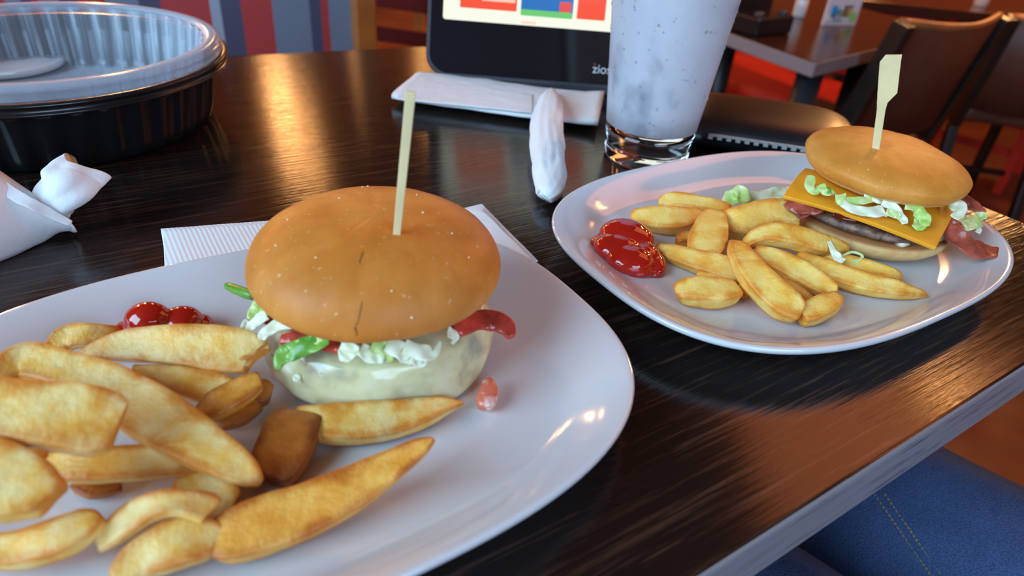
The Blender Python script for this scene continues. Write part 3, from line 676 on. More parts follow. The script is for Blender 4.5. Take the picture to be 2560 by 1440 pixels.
# ------------------------------------------------------------------ napkins
def sheet(q, th, nx, ny, mat, name, wob=.0008, seed=0, parent=None):
    vs, fs = [], []
    for i in range(nx+1):
        for j in range(ny+1):
            u, v_ = i/nx, j/ny; p = (q[0]*(1-u)+q[1]*u)*(1-v_)+(q[3]*(1-u)+q[2]*u)*v_; p = p.copy(); p.z += wob*ns(p, 40, seed); vs.append(p)
    for i in range(nx):
        for j in range(ny): fs.append((i*(ny+1)+j, (i+1)*(ny+1)+j, (i+1)*(ny+1)+j+1, i*(ny+1)+j+1))
    return obj(name, vs, fs, M[mat], parent, solid=th, bevel=th*.3)
nk = empty('paper_napkin', at(520, 600, 0), 'ribbed folded white napkin sticking out left from under the near plate', 'napkin')
for k in range(3):
    h = .0030+.0022*k; o_ = 3*k
    sheet([at(418-o_, 668, h), at(402+o_, 574+o_, h), at(760, 548+o_, h), at(760, 640, h)], .0018, 14, 8, 'emboss', 'napkin_fold', .0006, k, nk)
nk = empty('paper_napkin', at(1200, 570, 0), 'folded white napkin showing behind the right side of the near burger', 'napkin')
for k in range(3):
    h = .0030+.0030*k
    sheet([at(1000, 660, h*.6), at(1000, 560, h*.6), at(1205-4*k, 512+3*k, h), at(1345-5*k, 655, h)], .0014, 14, 10, 'paper', 'napkin_fold', .0010, k+5, nk)
# flattened paper sleeve in front of the tablet
def slv():
    e = empty('napkin_sleeve', at(1230, 255, 0), 'flat white paper napkin sleeve lying along the front of the tablet', 'napkin')
    rings = []
    N = 30
    for i in range(N+1):
        u = i/N
        fr = at(975, 258, .003).lerp(at(1492, 326, .003), u); bk = at(1052, 194, .003).lerp(at(1508, 250, .003), u)
        wv = bk-fr; W = wv.length; wv.normalize(); hh = .0075+.0025*math.sin(u*7)*.3+(.004 if u > .9 else 0)*(u-.9)*10
        r = []
        for k in range(20):
            a = 2*PI*k/20; cx, cz = math.cos(a), math.sin(a); q = (abs(cx)**3+abs(cz)**3)**(-1/3)
            cut = 1-.0*u
            r.append((fr+bk)/2+wv*(cx*q*W/2*(1-.10*max(0, .08-u)/.08))+Z*(max(0, hh/2*(1+cz*q)+.0012+.0012*ns(V(u*4, a, 0), 2, 3))))
        rings.append(r)
    v, f = loft(rings, cap=False); obj('sleeve', v, f, M['paper'], e, solid=.0006)
    # loose top fold
    sheet([at(990, 247, .0125), at(1050, 200, .0125), at(1330, 236, .012), at(1330, 282, .012)], .0008, 20, 8, 'paper', 'top_fold', .0006, 4, e)
slv()
def roll(name, pts, label, seed, flat=.75, pleat=.10, nst=44):
    P = []
    for px, py, h, wd in pts:
        p = at(px, py, h); P.append((p.x, p.y, p.z, wd*dep(p)/FPX))
    sp = cat_rom(P, nst); rings = []; N = 48
    for i, (x, y, z, wd) in enumerate(sp):
        p = V(x, y, z); d = (Vector(sp[min(i+1, nst-1)][:3])-Vector(sp[max(i-1, 0)][:3])).normalized(); n = (Z-d*Z.dot(d)).normalized(); s = d.cross(n); r = []
        for k in range(N):
            a = 2*PI*k/N; tw = a+i*.05
            l = 1+pleat*(abs(ns(V(math.cos(a)*1.3, math.sin(a)*1.3, i*.07), 1.6, seed)))-pleat*.4+pleat*.5*ns(V(math.cos(tw)*3, math.sin(tw)*3, i*.12), 1, seed+2)
            l += .10*(((a/(2*PI)+i/nst*1.3) % 1)-.5)
            q = p+s*(math.cos(a)*wd/2*l)+n*(math.sin(a)*wd/2*flat*l)
            if q.z < T+.0006: q.z = T+.0006
            r.append(q)
        rings.append(r)
    return obj(name, *loft(rings), M['paper'])
o = roll('napkin_roll', [(1378, 228, .016, 22), (1374, 262, .017, 66), (1366, 330, .014, 86), (1372, 400, .013, 88), (1374, 445, .012, 84), (1372, 480, .011, 66), (1362, 496, .008, 40)], '', 3, .8, .16)
tag(o, 'rolled white napkin lying over the paper sleeve, left of the water glass', 'napkin')
e = empty('napkin_roll', at(60, 560, 0), 'unwrapped white napkin bundle at the left picture edge', 'napkin')
# wrapped body: a flattened paper cone, its near edge slanting, and the pleated tail standing out of it
def cone():
    rings = []; N = 40
    near0, near1 = at(182, 566, .004), at(-120, 692, .004)      # lower outline
    far0, far1 = at(176, 556, .012), at(-120, 394, .026)        # upper outline
    for i in range(24):
        u = i/23; a0 = near0.lerp(near1, u); b0 = far0.lerp(far1, u); c_ = (a0+b0)/2; wv = (b0-a0); W = wv.length/2; wv.normalize(); n = (near1-near0).normalized().cross(wv).normalized()
        if n.z < 0: n = -n
        hh = .005+.030*min(1, u*1.2); r = []
        for k in range(N):
            a = 2*PI*k/N; l = 1+.03*ns(V(math.cos(a), math.sin(a), u*3), 2, 3)
            q = c_+wv*(math.cos(a)*W)+n*(math.sin(a)*hh*l)
            if q.z < T+.0006: q.z = T+.0006
            r.append(q)
        rings.append(r)
    v, f = loft(rings, cap=False); obj('wrapper', v, f, M['paper'], e, solid=.0007)
    # turned-over band along the opening
    ribbon('paper_band', [(178, 560, .014, 16), (120, 530, .022, 26), (60, 500, .030, 30), (0, 462, .034, 34), (-60, 428, .036, 34)], 'paper', e, .0008, .6, .04, 3)
cone()
rings = []; N = 56
spn = cat_rom([tuple(at(x, y, h))+(w_*dep(at(x, y, h))/FPX, fl) for x, y, h, w_, fl in ((112, 548, .008, 74, .6), (122, 528, .014, 96, .66), (138, 498, .022, 116, .66), (162, 468, .030, 128, .58), (190, 442, .033, 128, .5), (215, 424, .035, 124, .38))], 40)
for i, (x, y, z, wd, fl_) in enumerate(spn):
    p = V(x, y, z); d = (Vector(spn[min(i+1, 39)][:3])-Vector(spn[max(i-1, 0)][:3])).normalized(); n = ((CAM-p).normalized()*.45+Z*.55); n = (n-d*n.dot(d)).normalized(); sd = d.cross(n); r = []
    for k in range(N):
        a = 2*PI*k/N; g = i/39
        l = 1+(.05+.10*g)*math.sin(5*a+1.2*math.sin(i*.10))*(.4+.6*abs(ns(V(a, 0, i*.04), 1, 2)))+.05*ns(V(math.cos(a)*2, math.sin(a)*2, i*.15), 1, 4)
        q = p+sd*(math.cos(a)*wd/2*l)+n*(math.sin(a)*wd/2*fl_*l)+d*(.004*g*math.sin(2*a+.6))
        if q.z < T+.0006: q.z = T+.0006
        r.append(q)
    rings.append(r)
v, f = loft(rings); obj('paper_tail', v, f, M['paper'], e)

# ------------------------------------------------------------------ takeout bowl (black) and the clear bowl nested in it
bcn = V(-.39, .539, T)
e = empty('takeout_bowl', bcn, 'round black ribbed plastic takeout bowl with a wide rim', 'bowl')
def ribbed_lathe(prof, N, nrib, amp, z):
    rings = []
    for r, zz, k in prof:
        rings.append([V(bcn.x+(r-amp*k*(.5+.5*math.copysign(abs(math.cos(nrib*2*PI*j/N))**.35, math.cos(nrib*2*PI*j/N))))*math.cos(2*PI*j/N), bcn.y+(r-amp*k*(.5+.5*math.copysign(abs(math.cos(nrib*2*PI*j/N))**.35, math.cos(nrib*2*PI*j/N))))*math.sin(2*PI*j/N), T+zz) for j in range(N)])
    return rings
v, f = loft(ribbed_lathe([(.002, .0008, 0), (.113, .0008, 0), (.1175, .004, .7), (.1205, .012, 1), (.1265, .042, 1), (.128, .047, 0)], 384, 40, .0022, 0), cap=False)
obj('body', v, f, M['black_plastic'], e, solid=.0010)
v, f = lathe([(.1275, .0465), (.134, .0470), (.1372, .0478), (.1378, .0485), (.1372, .0492), (.1365, .0495), (.1362, .0530), (.1375, .0540), (.1378, .0548), (.1368, .0556), (.132, .0552), (.1285, .0540)], bcn, 160)
f = [q for q in f if len(q) == 4]; obj('rim', v, f, M['black_plastic'], e, solid=.0008)
clr, t, b = nt('clear plastic')
setp(b, color=(.86, .89, .93), rough=.12, ior=1.3, trans=1.0, spec=.6)
gl = b; tr = node(t, 'ShaderNodeBsdfTransparent'); tr.inputs[0].default_value = (.93, .95, .97, 1)
df = node(t, 'ShaderNodeBsdfPrincipled'); setp(df, color=(.62, .68, .76), rough=.15)
mx1 = node(t, 'ShaderNodeMixShader'); lw = node(t, 'ShaderNodeLayerWeight'); lw.inputs[0].default_value = .28
mr = node(t, 'ShaderNodeMapRange'); mr.inputs[3].default_value = .14; mr.inputs[4].default_value = .85; t.links.new(lw.outputs['Facing'], mr.inputs[0])
t.links.new(mr.outputs[0], mx1.inputs[0]); t.links.new(tr.outputs[0], mx1.inputs[1]); t.links.new(df.outputs[0], mx1.inputs[2])
t.links.new(mx1.outputs[0], t.nodes['Material Output'].inputs[0])
M['clear'] = clr
e = empty('clear_bowl', bcn+Z*.003, 'clear ribbed plastic bowl nested inside the black takeout bowl', 'bowl')
v, f = loft(ribbed_lathe([(.002, .012, 0), (.106, .012, 0), (.111, .014, .8), (.1135, .020, 1), (.1195, .060, 1), (.1205, .0645, .4)], 384, 40, .0026, 0), cap=False)
obj('wall', v, f, M['clear'], e, solid=.0006)
v, f = lathe([(.1205, .0645), (.1225, .0665), (.1290, .0668), (.1318, .0660), (.1330, .0648), (.1345, .0640), (.1348, .0628), (.1338, .0618), (.1335, .0585), (.1340, .0572)], bcn, 160)
f = [q for q in f if len(q) == 4]; obj('rim', v, f, M['clear'], e, solid=.0008)
for k in range(40):
    th = 2*PI*(k+.25)/40; d = V(math.cos(th), math.sin(th), 0)
    obj('rib', *bar(bcn+d*.1115+Z*.016, bcn+d*.1192+Z*.0615, .0010, .0012, d), M['clear'], e, smooth=False)
cup = at(150, 154, .020); cup = V(cup.x-.050, cup.y-.004, T+.0130)
o = obj('white_lid', *lathe([(.001, .0), (.046, .0), (.049, .002), (.050, .0065), (.0485, .0075), (.040, .0070), (.036, .0085), (.001, .0085)], cup, 64), M['plate'])
tag(o, 'flat white round lid lying inside the clear bowl', 'lid')

# ------------------------------------------------------------------ tablet on its stand
ta, tb_ = at(1062, 197, .004), at(1690, 245, .004)
tx = (tb_-ta); tx.z = 0; TW = tx.length; tx.normalize(); back = V(-tx.y, tx.x, 0); tup = (Z*math.cos(.30)+back*math.sin(.30)); tn = tx.cross(tup)  # towards the camera
e = empty('tablet', ta+tx*TW/2, 'black ordering tablet with a cream and red screen behind the napkins', 'tablet')
TH = .20
def rrect(w0, h0, w1, h1, r, dz, seg=8):
    out = []
    for cx, cy, a0 in ((w1-r, h0+r, -PI/2), (w1-r, h1-r, 0), (w0+r, h1-r, PI/2), (w0+r, h0+r, PI)):
        for k in range(seg+1):
            a = a0+k/seg*PI/2; out.append(ta+tx*(cx+r*math.cos(a))+tup*(cy+r*math.sin(a))+tn*dz)
    return out
def panel(name, w0, h0, w1, h1, r, z0, z1, mat, parent, edge=.0):
    rg = [rrect(w0+edge, h0+edge, w1-edge, h1-edge, max(r-edge, .0005), z0), rrect(w0, h0, w1, h1, r, z0+edge), rrect(w0, h0, w1, h1, r, z1-edge), rrect(w0+edge, h0+edge, w1-edge, h1-edge, max(r-edge, .0005), z1)]
    return obj(name, *loft(rg), mat, parent, smooth=False)
panel('case', 0, .004, TW, TH, .022, -.020, 0, M['grey_plastic'], e, .003)
panel('bezel', .004, .008, TW-.004, TH-.004, .019, -.001, .0012, M['black_screen'], e, .0004)
obj('stand', *box(ta+tx*TW*.5+back*.045+Z*.006-Z*.004, tx, back, Z, TW*.9, .09, .012), M['grey_plastic'], e, smooth=False, bevel=.003)
def emis(name, col, st):
    mt, t, b = nt(name); setp(b, color=(.02, .02, .02), rough=.15, emit=col, es=st); return mt
def on_face(px, py):
    p = at_plane(px, py, ta+tn*.0014, tn)-ta; return p.dot(tx), p.dot(tup)
sx0, sy0 = on_face(1107, 47); sx1, _ = on_face(1531, 95); 
screen_w1 = max(sx1, TW-.012)
scr = panel('screen', sx0, sy0, screen_w1, TH-.018, .003, .0010, .0016, emis('cream screen', (.86, .88, .74), .95), e)
def tile(x0, y1, x1, h, mat, nm='screen_tile', lab=None, z=.0019, r=.0012):
    a, b_ = on_face(x0, y1); c_, _ = on_face(x1, y1)
    o = panel(nm, a, b_, c_, b_+h, r, .0014, z, mat, scr)
    if lab: o['label'] = lab
    return a, b_, c_
red = emis('screen red', (.86, .075, .025), .95); blue = emis('screen blue', (.02, .18, .55), .8); grn = emis('screen green', (.16, .65, .18), .8); yel = emis('screen yellow', (.9, .5, .1), .9); rbt = emis('screen button red', (.75, .08, .08), .9); pink = emis('screen pale text', (.95, .55, .42), .95)
a, b_, c_ = tile(1150, 18, 1292, .055, red, lab='red screen tile with pale text lines')
for k in range(3): panel('text_line', a+(c_-a)*.38, b_+.008+.006*k, a+(c_-a)*(.97-.1*(k == 2)), b_+.0115+.006*k, .0008, .0018, .0021, pink, scr)
for k in range(2): panel('badge', a+(c_-a)*.09, b_+.011+.008*k, a+(c_-a)*.30, b_+.017+.008*k, .002, .0018, .0021, pink, scr)
a, b_, c_ = tile(1301, 38, 1431, .030, blue, lab='blue screen tile with green base and red button')
panel('green_base', a, b_, c_, b_+.006, .0012, .0018, .0021, grn, scr); panel('button', a+(c_-a)*.74, b_+.006, c_-.002, b_+.016, .0015, .0020, .0024, rbt, scr)
panel('title', a+(c_-a)*.32, b_+.021, a+(c_-a)*.60, b_+.026, .001, .0018, .0021, yel, scr)
tile(1441, 47, 1512, .055, red, lab='plain red screen tile at right')
a, b_ = on_face(1303, 59)
for k in range(6): panel('small_print', a+.0026*k, b_, a+.0026*k+.0019, b_+.0028, .0003, .0014, .0018, pink, scr)
# logo lettering on the bezel
def text(s, x, y, size, mat, name, parent, nrm=.0013):
    cu = bpy.data.curves.new(name, 'FONT'); cu.body = s; cu.size = size; cu.extrude = .0002; to = bpy.data.objects.new(name, cu); C.objects.link(to)
    bpy.context.view_layer.update(); dg = bpy.context.evaluated_depsgraph_get(); me = bpy.data.meshes.new_from_object(to.evaluated_get(dg)); bpy.data.objects.remove(to)
    me.materials.clear(); me.materials.append(mat); o = bpy.data.objects.new(name, me); C.objects.link(o); o.parent = parent
    mm = Matrix((tx, tup, tn)).transposed().to_4x4(); mm.translation = ta+tx*x+tup*y+tn*nrm; o.matrix_world = mm
    o.parent = parent; o.matrix_parent_inverse = Matrix.Translation(parent.location).inverted(); o.matrix_basis = mm; return o
x_, y_ = on_face(1480, 182); text('ziosk', x_, y_, .013, plain('white print', (.62, .63, .66), .5), 'logo_lettering', e)
x_, y_ = on_face(1484, 163); panel('logo_dot', x_, y_, x_+.002, y_+.002, .0006, .0012, .0016, emis('orange print', (.55, .12, .03), .3), e)

# ------------------------------------------------------------------ water glass
gb = at(1612, 392, 0); gc = V(gb.x, gb.y, T); kb = dep(gb)/FPX; r0 = 101*kb
tz = None
for k in range(200):
    z = k*.001; p = gc+Z*z; dd = (p-CAM); yy = 720-FPX*dd.dot(UP)/dd.dot(FWD)
    if yy <= 0 and tz is None: tz = z; r1 = 156*dd.dot(FWD)/FPX
HG = .165
def gr_(z): return r0+(r1-r0)*z/tz
e = empty('water_glass', gc, 'tall tapered tumbler of iced water fogged with condensation', 'glass')
gm, t, b = nt('fogged tumbler'); n1 = noise_n(t, 34, 4, .6); n2 = noise_n(t, 7, 2)
tc = node(t, 'ShaderNodeTexCoord')
setp(b, color=(.72, .76, .84), rough=.35, spec=.5)
t.links.new(ramp(t, noise_n(t, 22, 3, .6, mapscale=(1, 1, .7)), [(.30, (.36, .38, .43)), (.42, (.78, .80, .86)), (.7, (.90, .92, .96))]), b.inputs['Base Color'])
gg = node(t, 'ShaderNodeBsdfGlass'); gg.inputs['Color'].default_value = (.93, .95, .98, 1); gg.inputs['Roughness'].default_value = .25; gg.inputs['IOR'].default_value = 1.2
tl = node(t, 'ShaderNodeBsdfTranslucent'); tl.inputs[0].default_value = (.80, .84, .92, 1)
m1 = node(t, 'ShaderNodeMixShader'); m1.inputs[0].default_value = .45; t.links.new(b.outputs[0], m1.inputs[1]); t.links.new(tl.outputs[0], m1.inputs[2])
m2 = node(t, 'ShaderNodeMixShader'); t.links.new(m1.outputs[0], m2.inputs[1]); t.links.new(gg.outputs[0], m2.inputs[2]); m2.inputs[0].default_value = .18
t.links.new(m2.outputs[0], t.nodes['Material Output'].inputs[0]); bump(t, b, noise_n(t, 420, 2), .25, .0006)
cm, t, b = nt('clear tumbler base'); setp(b, color=(.97, .98, 1), rough=.02, trans=1.0, ior=1.45)
zb = .030
obj('body', *lathe([(gr_(zb)*.5, zb), (gr_(zb)*.96, zb), (gr_(zb), zb+.001)]+[(gr_(z), z) for z in (.05, .07, .09, .12, .15, HG)]+[(gr_(HG)-.002, HG+.0008), (gr_(HG)-.004, HG)]+[(gr_(z)-.004, z) for z in (.15, .12, .09, .06, .042)]+[(gr_(zb)*.5, .038)], gc, 72), gm, e)
obj('base', *lathe([(.001, .0015), (r0*.7, .0015), (r0*.78, .0), (r0*.97, .0), (gr_(.003), .003), (gr_(.010), .010), (gr_(.012)-.0012, .012), (gr_(.015), .015), (gr_(.022), .022), (gr_(zb-.001)-.0006, zb-.001), (.6*r0, zb-.004), (.001, zb-.006)], gc, 72), cm, e)
random.seed(5); vs, fs = [], []
for k in range(260):
    th = random.uniform(0, 2*PI); z = random.uniform(.034, HG-.005); rr = random.uniform(.0004, .0011); nrm = V(math.cos(th), math.sin(th), 0); c0 = gc+nrm*gr_(z)+Z*z; i0 = len(vs); tg = V(-nrm.y, nrm.x, 0)
    for (u, hgt) in ((1, 0), (.75, .5), (0, .75)):
        for j in range(8):
            a = 2*PI*j/8; vs.append(c0+tg*(rr*u*math.cos(a))+Z*(rr*1.25*u*math.sin(a))+nrm*(rr*hgt))
    for lv in range(2):
        for j in range(8): fs.append((i0+lv*8+j, i0+lv*8+(j+1) % 8, i0+lv*8+8+(j+1) % 8, i0+lv*8+8+j))
o = obj('condensation_drops', vs, fs, cm, e); o['kind'] = 'stuff'
wm, t, b = nt('water'); setp(b, color=(.95, .97, 1), rough=.02, trans=1.0, ior=1.33)
o = obj('drinking_water', *lathe([(.001, .0385), (gr_(.04)-.0046, .040)]+[(gr_(z)-.0046, z) for z in (.06, .09, .12, .14)]+[(.001, .14)], gc, 48), wm)
o.parent = e; o.matrix_parent_inverse = Matrix.Translation(e.location).inverted(); o.name = 'water'

# ------------------------------------------------------------------ black bag behind the far plate
z0_, z1_ = at(1808, 352, .030), at(2012, 382, .030)
bx = (z1_-z0_); bx.z = 0; bx.normalize(); by = V(-bx.y, bx.x, 0)
bl = at(1735, 300, .02); br = at(2150, 372, .02)
L = (br-bl).dot(bx)+.03; cB = bl+bx*(L/2-.02)+by*.020; cB.z = T
e = empty('black_bag', cB, 'black leather bag with a grey zipper lying behind the far plate', 'bag')
rings = []; N = 40
for i in range(25):
    u = i/24*2-1; k = (1-abs(u)**5)**(1/2.6) if abs(u) < 1 else 0; k = max(k, .02); r = []
    for j in range(N):
        a = 2*PI*j/N; cx, cz = math.cos(a), math.sin(a); q = (abs(cx)**2.6+abs(cz)**2.6)**(-1/2.6)
        hgt = .0175*k
        p = cB+bx*(u*L/2)+by*(cx*q*.055*(.35+.65*k))+Z*(hgt+cz*q*hgt*(1+.05*ns(V(u*2, a, 0), 1, 2))+.0005)
        r.append(p)
    rings.append(r)
obj('body', *loft(rings), M['leather'], e, sub=1)
def on_bag(px, py): 
    p = at(px, py, .034); return p
# zipper on the front face
def bagpt(u, a):
    k = (1-abs(u)**5)**(1/2.6); cx, cz = math.cos(a), math.sin(a); q = (abs(cx)**2.6+abs(cz)**2.6)**(-1/2.6); hgt = .0175*k
    return cB+bx*(u*L/2)+by*(cx*q*.0562*(.35+.65*k))+Z*(hgt+cz*q*hgt+.0005)
za = PI-.15
zp = [bagpt(-.60+.09*k, za) for k in range(15)]
obj('zipper', *tube(zp, .0015, 8), M['zip'], e)
for k in range(0, 15, 1):
    p = bagpt(-.60+.09*k, za)-by*.0008; obj('zipper_tooth', *box(p-Z*.001, bx, by, Z, .004, .0024, .0042), M['zip'], e, smooth=False)

# ------------------------------------------------------------------ person at the near edge: jeans
def denim():
    mt, t, b = nt('blue denim'); n1 = noise_n(t, 14, 4); n2 = noise_n(t, 900, 2)
    c = ramp(t, n1, [(.3, (.016, .040, .125)), (.7, (.048, .100, .26))]); c = mixc(t, .35, c, ramp(t, n2, [(.4, (.02, .04, .09)), (.6, (.10, .15, .28))])); t.links.new(c, b.inputs['Base Color']); setp(b, rough=.85)
    bump(t, b, mixc(t, .5, n2, noise_n(t, 30, 3)), .5, .002); return mt
M['denim'] = denim()
nd = V(-ud.y, ud.x, 0); ue = V(ud.x, ud.y, 0)
pe = V(0, 0, 0)+ue*.33-nd*.16      # seat place, beside the camera
bm = bmesh.new()
def jp(u, d, z): return ue*u+nd*d+V(0, 0, z)
J = {'pel': (.355, -.36, .735, .15), 'waist': (.355, -.42, .90, .14), 'hipR': (.455, -.28, .735, .105), 'thR1': (.452, -.06, .735, .092), 'knR': (.44, .22, .735, .070), 'shR': (.45, .24, .45, .056), 'anR': (.45, .22, .12, .042), 'toR': (.46, .34, .05, .04),
     'hipL': (.275, -.28, .735, .108), 'thL1': (.268, -.06, .730, .100), 'knL': (.262, .22, .730, .080), 'shL': (.23, .24, .45, .056), 'anL': (.23, .22, .12, .042), 'toL': (.23, .34, .05, .04)}
E_ = [('pel', 'waist'), ('pel', 'hipR'), ('hipR', 'thR1'), ('thR1', 'knR'), ('knR', 'shR'), ('shR', 'anR'), ('anR', 'toR'), ('pel', 'hipL'), ('hipL', 'thL1'), ('thL1', 'knL'), ('knL', 'shL'), ('shL', 'anL'), ('anL', 'toL')]
ks = list(J); me = bpy.data.meshes.new('person'); me.from_pydata([tuple(jp(*J[k][:3])) for k in ks], [(ks.index(a), ks.index(b)) for a, b in E_], [])
po = bpy.data.objects.new('person', me); C.objects.link(po); me.materials.append(M['denim'])
sk = po.modifiers.new('skin', 'SKIN'); sk.use_smooth_shade = True
lay = me.skin_vertices[0] if len(me.skin_vertices) else None
if lay is None:
    bm_ = bmesh.new(); bm_.from_mesh(me); bm_.verts.layers.skin.verify(); bm_.to_mesh(me); bm_.free(); lay = me.skin_vertices[0]
for i, k in enumerate(ks): lay.data[i].radius = (J[k][3], J[k][3]); lay.data[i].use_root = (k == 'pel')
po.modifiers.new('sub', 'SUBSURF').levels = 2; po.modifiers['sub'].render_levels = 2
tf = bpy.data.textures.new('cloth folds', 'CLOUDS'); tf.noise_scale = .075; md = po.modifiers.new('folds', 'DISPLACE'); md.texture = tf; md.strength = .022; md.mid_level = .5; po.modifiers.new('sub2', 'SUBSURF').levels = 1
# seam stitching laid on the thigh
from mathutils.bvhtree import BVHTree
bpy.context.view_layer.update(); dg = bpy.context.evaluated_depsgraph_get(); bvh = BVHTree.FromObject(po, dg)
vs, fs = [], []
for off in (0, 26):
    for k in range(22):
        x = 2185+off+150*k/21; y = 1235+215*k/21
        h0 = bvh.ray_cast(CAM, ray(x, y).normalized()); h1 = bvh.ray_cast(CAM, ray(x+4.2, y+6).normalized())
        if h0[0] and h1[0]:
            v, f = bar(h0[0], h1[0], .0009, .0009); fs += [tuple(q+len(vs) for q in g_) for g_ in f]; vs += v
if vs:
    so = obj('seam_stitching', vs, fs, plain('tan thread', (.40, .26, .10), .7), None, smooth=False); so.parent = po; so['kind'] = 'stuff'
tag(po, 'person in blue jeans sitting at the near table edge', 'person')

# ------------------------------------------------------------------ background: neighbouring table and what stands on it
BZ = -.17
K = at(2040, 158, BZ); bu = V(math.cos(TA), math.sin(TA), 0); bv = V(-bu.y, bu.x, 0)
kf = at(1830, 84, BZ)-K; bfd = kf.normalized(); ks_ = at(2215, 116, BZ)-K; bsd = ks_.normalized()
LF, LS = .72, .85
e = empty('cafe_table', V((K+bfd*LF/2+bsd*LS/2).x, (K+bfd*LF/2+bsd*LS/2).y, 0), 'neighbouring black-edged dark red table behind the water glass', 'table')
q = [K, K+bsd*LS, K+bsd*LS+bfd*LF, K+bfd*LF]
o = obj('tabletop', *slab([Vector((p.x, p.y)) for p in q], T+BZ-.036, T+BZ), M['bgtable'], e, smooth=False, bevel=.003)
o.data.materials.append(M['edge'])
for p in o.data.polygons:
    if abs(p.normal.z) < .5: p.material_index = 1
for a, b in ((.06, .10), (.06, .40), (.60, .10), (.60, .40)):
    c0 = K+bfd*a+bsd*b; obj('leg', *lathe([(.034, 0), (.034, T+BZ-.037)], V(c0.x, c0.y, 0), 20), M['black_metal'], e)
# things on that table
c0 = at(1895, 78, BZ+.0)
e = empty('condiment_caddy', V(c0.x, c0.y, T+BZ), 'black condiment caddy on the neighbouring table', 'caddy')
def bb(c, sx, sy, sz, z=0): return box(V(c.x, c.y, c.z+z+sz/2), bu, bv, Z, sx, sy, sz)
obj('tray', *bb(V(c0.x, c0.y, T+BZ), .15, .11, .05), M['black_plastic'], e, smooth=False, bevel=.008)
obj('back_wall', *bb(V(c0.x, c0.y, T+BZ)+bv*.04, .15, .02, .15), M['black_plastic'], e, smooth=False, bevel=.006)
for s in (-1, 1): obj('foot', *bb(V(c0.x, c0.y, T+BZ)+bu*.05*s-bv*.03, .02, .02, .06), M['grey_plastic'], e, smooth=False, bevel=.004)
c1 = at(1995, 42, BZ)
e = empty('salt_shaker', V(c1.x, c1.y, T+BZ), 'small white shaker standing on the neighbouring table', 'shaker')
obj('body', *lathe([(.018, 0), (.020, .004), (.020, .05), (.017, .055)], V(c1.x, c1.y, T+BZ), 24), M['plate'], e)
obj('cap', *lathe([(.0185, .053), (.019, .072), (.014, .08), (.002, .081)], V(c1.x, c1.y, T+BZ), 24), M['plate'], e)
c2 = at(2095, 62, BZ)
e = empty('menu_card', V(c2.x, c2.y, T+BZ), 'standing picture menu card with orange and blue dishes on the neighbouring table', 'menu')
mx, my = (at(2150, 62, BZ)-at(2050, 62, BZ)).normalized(), None
my = V(-mx.y, mx.x, 0)
cp = V(c2.x, c2.y, T+BZ)
obj('card', *box(cp+Z*.09, mx, my, Z, .125, .008, .18), plain('pale card', (.62, .58, .60), .35), e, smooth=False)
random.seed(3)
for k in range(16):
    col = random.choice([(.75, .45, .08), (.78, .52, .15), (.05, .32, .62), (.08, .12, .16), (.75, .70, .62), (.25, .6, .12), (.35, .2, .12)])
    obj('picture', *box(cp+mx*random.uniform(-.045, .05)-my*.0045+Z*random.uniform(.02, .16), mx, my, Z, random.uniform(.015, .04), .003, random.uniform(.012, .035)), plain('menu print', col, .4), e, smooth=False)

# red bench under and beyond the table
def bench(c, ax, Lb, label, zs=.44, back=True):
    ay = V(-ax.y, ax.x, 0); e = empty('red_bench', V(c.x, c.y, 0), label, 'bench', 'red vinyl benches')
    obj('seat', *box(V(c.x, c.y, zs-.06), ax, ay, Z, Lb, .45, .12), M['red_vinyl'], e, smooth=False, bevel=.03)
    obj('plinth', *box(V(c.x, c.y, (zs-.12)/2), ax, ay, Z, Lb*.96, .38, zs-.12), M['maroon'], e, smooth=False)
    if back: obj('backrest', *box(V(c.x, c.y, zs+.22)+ay*.24, ax, ay, Z, Lb, .10, .55), M['red_vinyl'], e, smooth=False, bevel=.03)
s0, s1 = at(1850, 205, -.48), at(2000, 255, -.48)
bx_ = (s1-s0).normalized(); c = (s0+s1)/2; byn = V(-bx_.y, bx_.x, 0)
bench(c-bx_*.22+byn*.22, bx_, 1.1, 'red vinyl bench seat showing under the neighbouring table', .44, False)
c = at(2250, 20, -.45); bench(V(c.x+.2, c.y+.3, 0), V(1, 0, 0), 2.2, 'long red vinyl bench far behind the brown chair', .44)

